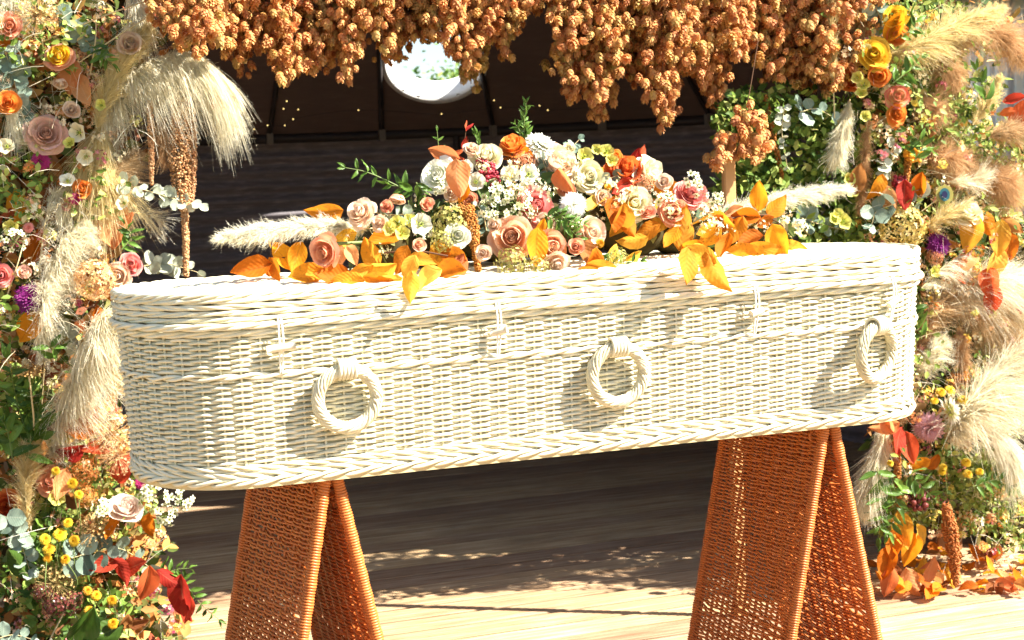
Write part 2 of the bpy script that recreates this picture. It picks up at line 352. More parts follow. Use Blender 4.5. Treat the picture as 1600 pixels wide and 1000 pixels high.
# ------------------------------------------------------------------ the round grain bin
BC = np.array([.30, 2.35]); BR = 2.55; EAVE = 1.60; SLOPE = math.tan(math.radians(42)); CUT = 1.10
bin_ = obj('grain_bin', None, label='dark round corrugated steel grain bin with conical roof and porthole, open behind the flower arch', cat='grain bin')
def bp(th, r, z): return (BC[0]+r*math.sin(th), BC[1]+r*math.cos(th), z)       # th 0 = straight back
PIT = .076
def wall_sheet(a0, a1, z0, z1, dr):
    nz = int((z1-z0)/PIT*8); na = 18
    zz = np.linspace(z0, z1, nz); aa = np.linspace(a0, a1, na)
    r = BR+dr+.012*np.sin(zz/PIT*2*math.pi)
    V = np.array([bp(a, r[j], zz[j]) for a in aa for j in range(nz)]); return mesh('wall_sheet', V, gridF(na, nz), M['bin_wall'])
TH = [math.radians(a) for a in (-116, -72, -27, 21, 62, 116)]
for k in range(5):
    obj('wall_sheet', wall_sheet(TH[k], TH[k+1]+.02, -.02, .83, .004*(k % 2)), bin_)
    obj('wall_sheet', wall_sheet(TH[k], TH[k+1]+.02, .80, EAVE+.02, .012+.004*(k % 2)), bin_)
sv, sf = sphereVF(6, 4)
for k in range(1, 5):
    b = Bag()
    for row in (-.012, .012):
        for z in np.arange(.05, EAVE, .076): b.add(sv*.008+np.array(bp(TH[k]+row, BR-.012, z)), sf)
    obj('bolt_row', b.build('bolt_row', M['bolt']), bin_, kind='stuff')
    b = Bag(); P = [bp(TH[k]+.035, BR-.022, z) for z in np.linspace(0, EAVE-.02, 12)]; b.tube(P, .02, 4); obj('stiffener', b.build('stiffener', M['bin_rib']), bin_)
aa = np.linspace(-2.02, 2.02, 90); b = Bag(); b.tube([bp(a, BR-.02, EAVE) for a in aa], .028, 6); obj('eave_ring', b.build('eave_ring', M['bin_rib']), bin_)
# porthole place on the cone
d = ray(678, 100); t = 3.0
for t in np.arange(4.0, 9.0, .002):
    p = CAM+d*t; r = math.hypot(p[0]-BC[0], p[1]-BC[1])
    if p[1] > BC[1] and r < BR+.02 and p[2] >= EAVE+(BR-r)*SLOPE: break
HP = p.copy(); hth = math.atan2(HP[0]-BC[0], HP[1]-BC[1])
cn = unit(np.array([math.sin(hth)*SLOPE, math.cos(hth)*SLOPE, 1.0]))            # outward normal of the roof there
HR = 76*mpp(HP)
NRIB = 26; dth = 2*math.pi/NRIB
for k in range(NRIB):
    a0 = -math.pi+k*dth; am = a0+dth/2
    if math.cos(am) < -.45: continue
    n_r, n_a = (70, 36) if abs((am-hth+math.pi) % (2*math.pi)-math.pi) < dth*1.8 else (14, 5)
    rr = np.linspace(.12, BR+.03, n_r); aa = np.linspace(a0, a0+dth, n_a)
    V = np.array([bp(a, r, EAVE+(BR-r)*SLOPE) for a in aa for r in rr]); F = gridF(n_a, n_r)
    c = V[F].mean(1); keep = c[:, 1] > CUT; rel = c-HP; rel = rel-np.outer(rel @ cn, cn); keep &= np.linalg.norm(rel, axis=1) > HR*1.04
    if keep.any(): obj('roof_sheet', mesh('roof_sheet', V, F[keep], M['bin_roof'], smooth=True), bin_)
    P = [bp(a0, r, EAVE+(BR-r)*SLOPE-.02) for r in np.linspace(.15, BR, 12)]; P = [q for q in P if q[1] > CUT and np.linalg.norm(np.array(q)-HP) > HR*1.25]
    if len(P) > 2:
        b = Bag(); b.tube(P, .014, 4); obj('roof_rib', b.build('roof_rib', M['bin_rib']), bin_)
        q = np.array(bp(a0, BR-.05, EAVE-.01)); b = Bag(); b.box(q-np.array([.016, .02, .02]), q+np.array([.016, .02, .04])); obj('rib_bracket', b.build('rib_bracket', M['bracket'], False), bin_)
b = Bag(); b.box((-2.6, .995, 1.88), (2.24, 1.035, 3.6)); obj('sun_block_top', b.build('sun_block_top', M['bin_roof'], False), bin_)  # added panel hidden behind the hops, keeps sun off the deck inside
b = Bag(); b.box((2.25, .99, 0), (3.6, 1.04, 3.6)); obj('sun_block_side', b.build('sun_block_side', M['bin_wall'], False), bin_)  # added panel out of view, blocks sun passing beside the far column
B3 = basisZ(cn); an = np.arange(64)*2*math.pi/64
def ringV(prof):
    V = np.array([HP+B3 @ np.array([r*math.cos(a), r*math.sin(a), z]) for a in an for r, z in prof]); return V, gridF(64, len(prof), True)
V, F = ringV([(HR*1.10, -.012), (HR*1.0, -.016), (HR*.985, .02), (HR*.98, .13), (HR*1.03, .14), (HR*1.06, .02), (HR*1.10, -.012)])
ph = obj('porthole', mesh('porthole', V, F, M['reveal']), bin_, label='white rimmed round porthole showing sky')

# ------------------------------------------------------------------ tree and hedge beyond, seen through the porthole and the gaps
LEAF_V = np.array([(0, 0, 0), (-.28, .35, .05), (0, .4, -.03), (.28, .35, .05), (-.2, .75, .03), (0, .78, -.02), (.2, .75, .03), (0, 1.05, -.06)])
LEAF_F = np.array([(0, 2, 1, 0), (0, 3, 2, 0)])
LEAF_Q = np.array([(1, 2, 5, 4), (2, 3, 6, 5)]); LEAF_T = np.array([(0, 2, 1), (0, 3, 2), (4, 5, 7), (5, 6, 7)])
LEAF_PV = LEAF_V[:, 1]
LEAF_TRI = np.concatenate([LEAF_T, LEAF_Q[:, [0, 1, 2]], LEAF_Q[:, [0, 2, 3]]])
def leafcloud(name, pts, size, mat, z=None, spread=1.0, jit=.4):
    n = len(pts); V, F = inst(LEAF_V, LEAF_TRI, randR(n, z, spread), pts, size*rng.uniform(1-jit, 1+jit, n))
    return mesh(name, V, F, mat, {'rnd': np.repeat(rng.random(n), len(LEAF_V)), 'pv': np.tile(LEAF_PV, n), 'pu': np.zeros(len(V))})
def tree(base, h, cr, label, seed):
    r2 = np.random.default_rng(seed); t = obj('tree', None, label=label, cat='tree')
    b = Bag(); b.tube(curve([base, base+np.array([.1, .1, h*.35]), base+np.array([-.1, .2, h*.8])], 12), np.linspace(.22, .06, 12), 8); pts = []
    for k in range(16):
        z0 = h*r2.uniform(.3, .75); a = r2.uniform(0, 6.28); e = base+np.array([math.cos(a)*cr*r2.uniform(.4, .9), math.sin(a)*cr*r2.uniform(.4, .9), z0+h*r2.uniform(.08, .3)])
        b.tube(curve([base+np.array([0, 0, z0]), (base+np.array([0, 0, z0])+e)/2+np.array([0, 0, .2]), e], 8), np.linspace(.06, .015, 8), 5)
        for q in range(5): pts.append(e+r2.normal(0, cr*.14, 3)+(base+np.array([0, 0, z0+.4])-e)*r2.uniform(0, .7)+r2.normal(0, cr*.16, (260, 3)))
    obj('trunk', b.build('trunk', M['bark']), t); obj('crown', leafcloud('crown', np.concatenate(pts), .10, M['filler_green']), t, kind='stuff')
d = ray(745, 150); tp = CAM+d*26
tree(np.array([tp[0]+.6, tp[1]+.5, -.1]), tp[2]+.25, 1.7, 'green tree seen through the porthole', 3)
d = ray(1560, 200); tp = CAM+d*12
tree(np.array([tp[0]+1.5, tp[1], -.1]), 4.0, 1.9, 'leafy tree standing behind the right flower column', 5)

# ------------------------------------------------------------------ the wicker coffin
CL, CW, CRX, HB, HM, HS, TAP = 1.9, .563, .235, .390, .166, .067, .05
def rrect(L, Wd, rx, ry, n=60):
    pts = []
    for (cx, cy, a0) in ((L/2-rx, -(Wd/2-ry), -90), (L/2-rx, Wd/2-ry, 0), (-(L/2-rx), Wd/2-ry, 90), (-(L/2-rx), -(Wd/2-ry), 180)):
        for k in range(n+1):
            a = math.radians(a0+90*k/n); pts.append((cx+rx*math.cos(a), cy+ry*math.sin(a)))
    P = np.array(pts); return np.vstack([P, P[:1]])
OUT = rrect(CL, CW, CRX, CW/2*.96)
_seg = np.linalg.norm(np.diff(OUT, axis=0), axis=1); _cum = np.concatenate([[0], np.cumsum(_seg)]); PER = _cum[-1]
NST = 2*int(PER/.041/2); DS = PER/NST
def out_at(s):
    s = np.mod(s, PER); return np.stack([np.interp(s, _cum, OUT[:, 0]), np.interp(s, _cum, OUT[:, 1])], -1)
def out_n(s):
    t = out_at(s+.004)-out_at(s-.004); t = unit(t); return np.stack([t[..., 1], -t[..., 0]], -1)
def shellpt(s, z, off=0.):               # on the sloping side at height z, off outwards
    n = out_n(s); p = out_at(s)+n*(off-TAP*(TOP-z))[..., None] if np.ndim(off) or np.ndim(z) else out_at(s)+n*(off-TAP*(TOP-z))
    return np.concatenate([p, np.broadcast_to(np.asarray(z, float), p.shape[:-1])[..., None]], -1)
def ringtube(s, z, off, rad, sides=6):   # closed rod round the coffin with the wall normal as frame
    P = shellpt(s, z, off); n = out_n(s); n3 = np.concatenate([n, np.zeros((len(n), 1))], 1); up = np.array([0, 0, 1.])
    an = np.arange(sides)*2*math.pi/sides; rad = np.broadcast_to(rad, (len(s),))
    V = P[:, None]+rad[:, None, None]*(n3[:, None]*np.cos(an)[None, :, None]+up*np.sin(an)[None, :, None])
    return V.reshape(-1, 3), gridF(len(s), sides, True, True)
coffin = obj('wicker_coffin', None, label='cream woven willow coffin with rounded ends resting on two tan trestles', cat='coffin')
BODY = obj('body', None, coffin); LID = obj('lid', None, coffin, label='shallow woven willow lid with braided rim')
S4 = np.arange(NST*8)*(DS/8)
def weaver(z, k, parent):
    ph = S4/DS*math.pi+math.pi*k; w = np.sin(ph+math.pi/2); w = np.sign(w)*np.abs(w)**.6
    r3 = rng.random(); zz = z+.0009*np.sin(S4*2.1+r3*20)+.0006*np.sin(S4*7+r3*50)+.0016*np.sin(ph+1.2)+.0005*np.sin(S4*31+r3*9)
    start = rng.random()*.9; ov = np.mod(S4/.9+start, 1.0); rad = .0035*(1.08-.24*ov)*(1+.05*np.sin(S4*17+r3*40)); off = .0043*w-.001
    V, F = ringtube(S4, zz, off, rad, 6)
    obj('weaver', mesh('weaver', V, F, M['willow'], {'rnd': np.repeat(np.floor(S4/.9+start)*.37 % 1, 6)}), parent)
def wale(z, parent, hand=1, rho=.0046, rad=.0040, lam=.088, m=3, off=.001, name='wale', zs=1.0, mat='willow'):
    turns = round(PER/lam); n = NST*7; s = np.arange(n)*(PER/n)
    b = Bag()
    for j in range(m):
        ph = hand*(2*math.pi*turns*s/PER)+2*math.pi*j/m+rng.normal()*.15; wob = .0006*np.sin(s*9+rng.random()*9)
        V, F = ringtube(s, z+rho*zs*np.sin(ph)+wob, off+rho*np.cos(ph), rad*(1+.12*np.sin(s*5.3+j*2+rng.random()*6)), 6); b.add(V, F, rnd=rng.random())
    obj(name, b.build(name, M['willow']), parent, kind='stuff')
ZB = TOP-HB; ZM = TOP-HM; ZS = TOP-HS
# lining and floor keep the light from passing right through
nz = np.linspace(ZB+.01, ZS, 6); V = np.concatenate([shellpt(S4[::3], np.full(len(S4[::3]), z), np.full(len(S4[::3]), -.011)) for z in nz]); n = len(S4[::3])
F = np.array([(a*n+i, a*n+(i+1) % n, (a+1)*n+(i+1) % n, (a+1)*n+i) for a in range(5) for i in range(n)]); obj('lining', mesh('lining', V, F, M['cotton']), BODY)
def slab(z0, z1, inset, mat, name, parent):
    s = np.linspace(0, PER, 160, endpoint=False); a = shellpt(s, np.full(160, z0), np.full(160, inset)); c = a.copy(); c[:, 2] = z1
    V = np.concatenate([a, c, [[0, 0, z0]], [[0, 0, z1]]]); i = np.arange(160); j = (i+1) % 160
    return obj(name, mesh(name, V, [np.stack([i, j, j+160, i+160], 1), np.stack([j, i, np.full(160, 320)], 1), np.stack([i+160, j+160, np.full(160, 321)], 1)], mat, smooth=False), parent)
slab(ZB-.004, ZB+.006, .007, M['base_wood'], 'base_board', BODY)
slab(TOP-.018, TOP-.012, -.012, M['cotton'], 'lid_lining', LID)
# upright stakes
for i in range(NST):
    s = np.array([i*DS]*5); z = np.linspace(ZB, ZS, 5); P = shellpt(s, z, np.full(5, -.001)); obj('stake', tube('stake', P, .0030, M['willow'], 5), BODY)
# bottom foot: braid and wales
for q, (z, h, rho) in enumerate(((ZB+.010, 1, .0058), (ZB+.0245, -1, .0044), (ZB+.0375, -1, .0042))): wale(z, BODY, h, rho, .0043 if q == 0 else .0038, .14, off=.004 if q == 0 else .001)
k = 0; z = ZB+.0485
while z < ZM-.009: weaver(z, k, BODY); z += .0059; k += 1
wale(ZM, BODY, 1, .0042, .0044, .12, 2, .0035)
z = ZM+.0105
while z < ZS-.020: weaver(z, k, BODY); z += .0059; k += 1
wale(ZS-.0115, BODY, 1, .0038, .0042, .17, 3, .004)
# lid
wale(ZS+.0035, LID, 1, .0042, .0042, .17, 3, .013); 
for q, zz in enumerate((ZS+.0170, ZS+.0297, ZS+.0424, ZS+.0551)): wale(zz, LID, (1, 1, -1, 1)[q], .0030, .0037, .17, 3, .005)
wale(TOP-.003, LID, 1, .0050, .0040, .14, 4, .002, 'rim_braid')
b = Bag()
ymax = CW/2-.012
for i, y in enumerate(np.arange(-ymax, ymax, .0078)):
    ry = CW/2*.96; yy = max(0, abs(y)-(CW/2-ry)); hx = CL/2-CRX+CRX*math.sqrt(max(0, 1-(yy/ry)**2))-.014
    xs = np.arange(-hx, hx, .0105)
    if len(xs) < 3: continue
    P = np.stack([xs, np.full(len(xs), y)+.0008*np.sin(xs*13+i), TOP-.002+.0035*np.sin(xs/.042*math.pi+i*math.pi)+.012*(1-(y/ymax)**2)*(1-(xs/hx)**6)], 1)
    b.tube(P, .0037, 5, rnd=rng.random())
obj('lid_weave', b.build('lid_weave', M['willow']), LID, kind='stuff')
# ring handles: find the place along the outline under a pixel
def s_at(px, py, z):
    best = None
    for s in np.arange(0, PER, .003):
        n = out_n(np.array([s]))[0]
        p = shellpt(np.array([s]), np.array([z]), np.array([.012]))[0]
        if n @ (CAM[:2]-p[:2]) < 0: continue
        q = p-CAM; x = 800+FPX*(q @ RT)/(q @ FW)
        if best is None or abs(x-px) < best[0]: best = (abs(x-px), s, p, n)
    return best[1:]
for px, py, lab in ((540, 632, 'ring of twisted willow nearest the rounded head end'), (961, 607, 'middle ring of twisted willow'), (1363, 559, 'ring of twisted willow near the far corner')):
    s, p, n = s_at(px, py, ZM-.06); R0, RHO = .0605, .0105
    nx = np.array([n[0], n[1], 0.]); tx = np.array([-n[1], n[0], 0.]); up = unit(np.array([0, 0, 1.])+nx*.10)
    if px > 1300: n = np.array([n[0]*.92-n[1]*.39, n[1]*.92+n[0]*.39]); nx = np.array([n[0], n[1], 0.]); tx = np.array([-n[1], n[0], 0.]); up = unit(np.array([0, 0, 1.])+nx*.10)
    c = shellpt(np.array([s]), np.array([ZM-.058]), np.array([.028]))[0]
    b = Bag()
    for j in range(15):
        a = np.linspace(0, 2*math.pi, 90, endpoint=False); tw = 3*a+2*math.pi*j/15+.25*np.sin(2*a+j); rr = RHO*(1+.10*math.sin(j*3.1))
        er = np.cos(a)[:, None]*tx+np.sin(a)[:, None]*up; w = np.cross(tx, up)
        P = c+er*(R0+rr*np.cos(tw))[:, None]+w*(rr*np.sin(tw))[:, None]+rng.normal(0, .0004, (90, 3)); b.tube(P, .0032+.0005*math.sin(j*2.3), 6, True, rnd=rng.random())
    hnd = obj('ring_handle', b.build('ring_handle', M['willow_ring']), coffin, label=lab)
    bb = Bag(); tc = c+up*R0
    for j in range(5):
        off = tx*(j-2)*.0078; a = np.linspace(0, 2*math.pi, 20, endpoint=False)
        P = tc+off+up*(np.cos(a)*.0195)[:, None]+nx*(np.sin(a)*.0200-.004)[:, None]; bb.tube(P, .0042, 5, True, rnd=rng.random())
    obj('binding', bb.build('binding', M['willow']), hnd)
# lid toggles: a cord loop and a wooden peg
for px, y0, y1, pc, pdir, pl in ((438, 488, 592, (441, 552), (1, .12, .1), .058), (778, 474, 562, (772, 532), (.8, .1, .7), .036), (1180, 450, 524, (1177, 498), (.55, .25, -1), .040), (1392, 432, 498, (1391, 484), (.8, .6, -.5), .036)):
    s, p, n = s_at(px, 500, ZS-.04); n3 = np.array([n[0], n[1], 0]); t3 = np.array([-n[1], n[0], 0])
    tg = obj('toggle', None, coffin); b = Bag()
    hi = shellpt(np.array([s]), np.array([ZS+.018]), np.array([.014]))[0]; lo = shellpt(np.array([s]), np.array([ZM+.004]), np.array([.011]))[0]; mid = (hi*.45+lo*.55)+n3*.010
    for e in (-1, 1): b.tube(curve([hi+t3*.003*e, (hi+mid)/2+n3*.006+t3*.004*e, mid+t3*.004*e, lo+t3*.002*e], 14), .0020, 5)
    obj('cord', b.build('cord', M['cord']), tg)
    dv = D(*pdir); dv = unit(dv-n3*(dv @ n3)*.6); P = curve([mid-dv*pl/2, mid+dv*pl/2], 6); V, F = tubeVF(P, .0078, 10); m = len(P)
    caps = np.array([list(range(10))[::-1], list(range((m-1)*10, m*10))]); obj('peg', mesh('peg', V, [F, caps], M['peg']), tg)

# ------------------------------------------------------------------ the two cane trestles
TR_H = ZB-.004
def trestle(xc, label, seed, rot=0.):
    r2 = np.random.default_rng(seed)
    root = obj('trestle', None, label=label, cat='trestle', group='cane trestles under the coffin'); root.location = (xc, 0, 0); root.rotation_euler = (0, 0, rot)
    sp = .150; y0, y1 = -.235, .235
    for side in (-1, 1):
        pn = obj('woven_panel', None, root)
        def pt(y, v): return np.array([side*(.012+sp*(1-v)), y, .012+v*(TR_H-.012)])      # v 0 foot, 1 top
        ax = unit(pt(0, 1)-pt(0, 0)); nrm = unit(np.cross(np.array([0, 1., 0]), ax)); Ls = np.linalg.norm(pt(0, 1)-pt(0, 0))
        def on(y, v, o=0.): return pt(y, v)+nrm*o
        for ye in (y0, y1):
            P = np.array([on(ye, v) for v in np.linspace(0, 1, 8)]); obj('edge_pole', tube('edge_pole', P, .0098, M['cane'], 10), pn)
            # cane wound round the pole: each turn a ring of its own height
            turns = int(Ls/.0060); a = np.linspace(0, turns*2*math.pi, turns*10); v = np.linspace(.0, 1, len(a)); base = np.array([0, ye, 0])+np.stack([side*(.012+sp*(1-v)), 0*v, .012+v*(TR_H-.012)], 1)
            rr = .0110+.0006*np.sin(a*.137+seed); P = base+np.array([0, 1., 0])*(np.cos(a)*rr)[:, None]+nrm*(np.sin(a)*rr)[:, None]
            V, F = tubeVF(P, .0031, 5); obj('cane_wrapping', mesh('cane_wrapping', V, F, M['cane'], {'rnd': np.repeat(np.mod(np.floor(a/6.283)*.377, 1), 5)}), pn)
        for v in (.004, .985): obj('rail', tube('rail', [on(y, v) for y in np.linspace(y0, y1, 6)], .011, M['cane'], 8), pn)
        NSK = 9; ys = np.linspace(y0+.02, y1-.02, NSK); dy = ys[1]-ys[0]
        for y in ys:
            for e in (-.0028, .0028): obj('stake', tube('stake', [on(y+e, v) for v in np.linspace(0, 1, 6)], .0026, M['cane'], 5), pn)
        b = Bag(); rows = int(Ls/.0046); yy = np.linspace(y0+.006, y1-.006, NSK*6)
        for k in range(1, rows):
            vv = k/rows
            if r2.random() < .02: continue
            w = np.cos((yy-ys[0])/dy*math.pi+k*math.pi); zj = vv+(.0012*np.sin(yy*9+k*1.7)+r2.normal(0, .0005))/Ls*1.0+.0015*w/Ls
            P = np.stack([side*(.012+sp*(1-zj)), yy, .012+zj*(TR_H-.012)], 1)+nrm*(.0038*w)[:, None]; b.tube(P, .0031*r2.uniform(.82, 1.08), 5, rnd=r2.random())
        obj('cane_weave', b.build('cane_weave', M['cane']), pn, kind='stuff')
    for ye in (y0+.03, y1-.03): obj('hinge_loop', tube('hinge_loop', np.array([(math.cos(a)*.034, ye, TR_H-.028+math.sin(a)*.020) for a in np.linspace(0, 2*math.pi, 20, endpoint=False)]), .0035, M['cane'], 5, True), root)
trestle(-.59, 'woven tan cane trestle under the rounded near end of the coffin', 2, math.radians(7))
trestle(.618, 'woven tan cane trestle beside the fallen leaves, under the far end of the coffin', 4)
# ------------------------------------------------------------------ flower kit (unit radius 1, facing +Z)
def revpatch(prof, half, nu=7, nv=8, edge=.16, lip=.0, wob=.03, seed=0, notch=0.):
    """petal = piece of a surface of revolution; prof = [(rho,z)...] from base to lip"""
    r2 = np.random.default_rng(seed); pr = curve([(a, 0, c) for a, c in prof], 40)[:, [0, 2]]
    u = np.linspace(-1, 1, nu); v = np.linspace(0, 1, nv); V = []; pv = []; pu = []
    for a in u:
        vm = 1-edge*abs(a)**2.4-notch*math.exp(-(a/.2)**2)
        for c in v:
            t = c*vm*39; i = min(int(t), 38); f = t-i; rho, z = pr[i]*(1-f)+pr[i+1]*f
            wd = half*(.45+.55*math.sin(min(1, c*1.25)*math.pi/2)); th = a*wd
            k = 1+wob*c*math.sin(a*5+seed*1.7)+lip*c**6*(1-.4*abs(a)); rho *= k
            V.append((rho*math.cos(th), rho*math.sin(th), z+wob*1.2*c*math.cos(a*4+seed*2.3)+.05*c**3*math.sin(a*9+seed*3.1))); pv.append(c*vm); pu.append(a)
    return mesh('petal', np.array(V), gridF(nu, nv), [M['peach']], {'pv': pv, 'pu': pu})
R_L = [revpatch([(.05, 0), (.24, .3), (.28, .6), (.21, .86)], 1.25, seed=1), revpatch([(.08, 0), (.38, .25), (.44, .58), (.44, .82)], 1.05, lip=.10, seed=2),
       revpatch([(.1, 0), (.52, .16), (.64, .45), (.69, .66)], .92, lip=.16, seed=3), revpatch([(.1, 0), (.6, .06), (.82, .28), (.93, .42)], .80, lip=.12, seed=4), revpatch([(.1, -.02), (.62, -.04), (.92, .10), (1.08, .10)], .72, lip=.06, seed=5)]
R_O = [revpatch([(.1, -.02), (.5, .02), (.85, .16), (1.12, .05)], .62, edge=.25, wob=.09, seed=6+k, notch=.06) for k in range(3)]
def budmesh():
    n = 60; th = np.linspace(0, 5.2*math.pi, n); V = []; pv = []
    for i, a in enumerate(th):
        r = .02+.0135*a
        for j, z in enumerate(np.linspace(.1, .84, 5)): V.append((r*(1+.12*j/4)*math.cos(a), r*(1+.12*j/4)*math.sin(a), z-.06*(r/.24)**2+.02*math.sin(a*2.3))); pv.append(.25+.6*j/4)
    return mesh('bud', np.array(V), gridF(n, 5), [M['peach']], {'pv': pv, 'pu': np.zeros(len(V))})
BUD = budmesh()
def spin(a, tilt=0., s=1.0, dz=0.): return Matrix.Translation((0, 0, dz)) @ Matrix.Rotation(a, 4, 'Z') @ Matrix.Rotation(tilt, 4, 'Y') @ Matrix.Diagonal((s, s, s, 1))
def face(loc, z, spinv=None, s=1.0): return X(loc, basisZ(z, random.uniform(0, 6.28) if spinv is None else spinv), s)
def rose(loc, z, rad, col, parent=None, open_=1.0, name='rose', col2=None, **kw):
    root = obj(name, BUD, parent, face(loc, z, s=(rad*random.uniform(.9, 1.08), rad*random.uniform(.9, 1.08), rad*random.uniform(.8, 1.1))), M[col], **kw); q = random.uniform(0, 6); tl = random.uniform(-.14, .16)
    for li, (me, cnt) in enumerate(zip(R_L, (3, 4, 5, 5, 5))):
        if open_ < 1 and li >= 3 + (open_ > .6): break
        for k in range(cnt):
            m = M[col2] if (col2 and li >= 3) else M[col]
            obj('petal', me, root, spin(q+li*.7+k*2*math.pi/cnt+random.uniform(-.25, .25), tl+random.uniform(-.12, .18), random.uniform(.86, 1.08)), m)
    return root
def loosebloom(loc, z, rad, col, parent=None, name='bloom', layers=2, **kw):       # ragged garden flower
    root = obj(name, BUD, parent, face(loc, z, s=rad), M[col], **kw)
    for li in range(layers):
        for k in range(6):
            obj('petal', R_O[(k+li) % 3], root, spin(k*1.047+li*.5+random.uniform(-.2, .2), -.55*li+random.uniform(-.25, .2), random.uniform(.8, 1.05)*(1-.2*li)), M[col])
    return root
L_P = [revpatch([(.06, 0), (.46, .1), (.74, .40), (.92, .62)], .66, lip=.14, seed=12+k, wob=.05) for k in range(2)]
def lisicentre():
    b = Bag(); b.tube([(0, 0, 0), (0, 0, .36)], [.17, .10], 8)
    for k in range(7):
        a = k*.9; b.add(ICO_V*.07+np.array([.17*math.cos(a), .17*math.sin(a), .38]), ICO_F)
    return b.build('centre', [M['greencentre']])
LISIC = lisicentre()
def lisianthus(loc, z, rad, col='white', parent=None, name='lisianthus', n=6, **kw):
    root = obj(name, LISIC, parent, face(loc, z, s=rad), **kw); q = random.uniform(0, 6)
    for k in range(n): obj('petal', L_P[k % 2], root, spin(q+k*2*math.pi/n, random.uniform(-.1, .08), random.uniform(.92, 1.05)), M[col])
    return root
def strap(n, length, width, cone=1.9, lo=.12, cup=.25, seed=0, nseg=4):              # head of many strap petals: one mesh
    r2 = np.random.default_rng(seed); Vs = []; pv = []; k = 0
    for i in range(n):
        f = (i+.5)/n; pol = cone*math.sqrt(f); az = i*2.39996; ln = length*(.55+.45*f)*r2.uniform(.88, 1.1)
        d = np.array([math.sin(pol)*math.cos(az), math.sin(pol)*math.sin(az), math.cos(pol)]); x = unit(np.cross(d, [.01, .02, 1.])); nrm = np.cross(x, d)
        for j in range(nseg):
            t = j/(nseg-1); w = width*math.sin(math.pi*(.18+.74*t))*(1 if j < nseg-1 else .25); c = d*(lo+(ln-lo)*t)-nrm*cup*ln*(t-.5)**2*1.2*(1 if i % 2 else -.3)
            Vs += [c-x*w, c+nrm*w*.3, c+x*w]; pv += [t]*3
    F = []
    for i in range(n):
        o = i*nseg*3
        for j in range(nseg-1):
            for q in range(2): a = o+j*3+q; F.append((a, a+1, a+4, a+3))
    return mesh('head', np.array(Vs), np.array(F), [M['white']], {'pv': pv, 'pu': np.zeros(len(Vs))})
H_SPIKY = strap(330, 1.0, .028, 2.2, seed=1); H_DAHLIA = strap(120, 1.0, .10, 1.9, seed=2); H_MUM = strap(200, 1.0, .085, 1.9, seed=3, cup=.6); H_POM = strap(170, 1.0, .10, 2.2, lo=.12, seed=4, nseg=3, cup=.1); H_DAISY = strap(46, 1.0, .10, 1.75, lo=.2, seed=5)
def head(me, loc, z, rad, col, name, parent=None, flat=1.0, **kw):
    return obj(name, me, parent, X(loc, basisZ(z, random.uniform(0, 6)), (rad, rad, rad*flat)), M[col], **kw)
def floretsphere(n, fl, petals=4, cone=2.4, seed=0, bump=.12):
    """round head of many little florets"""
    r2 = np.random.default_rng(seed); P = np.array([(0, 0, 0), (.55, -.32, .1), (1, 0, .16), (.55, .32, .1)]); F1 = np.array([(0, 1, 2, 3)])
    PV = []; PF = []
    for k in range(petals):
        a = k*2*math.pi/petals; R = np.array([(math.cos(a), -math.sin(a), 0), (math.sin(a), math.cos(a), 0), (0, 0, 1)]); PF.append(F1+len(PV)); PV += list(P @ R.T)
    PV = np.array(PV); PF = np.concatenate(PF); f = (np.arange(n)+.5)/n; pol = np.arccos(1-f*(1-math.cos(cone))); az = np.arange(n)*2.39996
    d = np.stack([np.sin(pol)*np.cos(az), np.sin(pol)*np.sin(az), np.cos(pol)], 1); L = d*(1-bump*r2.random(n))[:, None]
    R = randR(n, d, .35); V, F = inst(PV, PF, R, L, fl*r2.uniform(.7, 1.2, n))
    return mesh('head', V, F, [M['white']], {'rnd': np.repeat(r2.random(n), len(PV)), 'pv': np.tile(np.linalg.norm(PV[:, :2], axis=1), n), 'pu': np.zeros(len(V))})
H_HYD = floretsphere(150, .20, seed=1); H_SED = floretsphere(130, .15, 5, 2.2, seed=2, bump=.35); H_CEL = floretsphere(260, .12, 3, 2.0, seed=3, bump=.3)
def berries(n=40, r=.24, seed=0):
    r2 = np.random.default_rng(seed); f = (np.arange(n)+.5)/n; pol = np.arccos(1-2*f*.9); az = np.arange(n)*2.39996
    d = np.stack([np.sin(pol)*np.cos(az), np.sin(pol)*np.sin(az), np.cos(pol)], 1)*r2.uniform(.55, 1, n)[:, None]; v, fc = sphereVF(6, 5); V, F = inst(v, fc, randR(n), d, r*r2.uniform(.7, 1.1, n))
    return mesh('berries', V, F, [M['berry']], {'rnd': np.repeat(r2.random(n), len(v)), 'pv': np.zeros(len(V)), 'pu': np.zeros(len(V))})
H_BERRY = berries()
def alliumhead(n=130, seed=0, cone=2.6):
    r2 = np.random.default_rng(seed); b = Bag(); f = (np.arange(n)+.5)/n; pol = np.arccos(1-f*(1-math.cos(cone))); az = np.arange(n)*2.39996+r2.normal(0, .2, n)
    for p, a in zip(pol, az):
        d = np.array([math.sin(p)*math.cos(a), math.sin(p)*math.sin(a), math.cos(p)]); L = r2.uniform(.78, 1.0); e = d*L; c = r2.random()
        b.tube([d*.02, d*L*.5+r2.normal(0, .015, 3), e], [.008, .008, .012], 3, rnd=c)
        x = unit(np.cross(d, [.3, .1, .9])); y = np.cross(d, x)
        for k in range(5):
            w = (x*math.cos(k*1.257)+y*math.sin(k*1.257))*.085+d*.05; s2 = np.cross(d, w)*.28
            b.add(np.array([e, e+w*.5+s2, e+w, e+w*.5-s2]), np.array([(0, 1, 2, 3)]), rnd=c*.6+.4, pv=.5)
    return b.build('head', [M['allium']])
H_ALL = alliumhead(); H_ALLHALF = alliumhead(90, 3, 1.5)
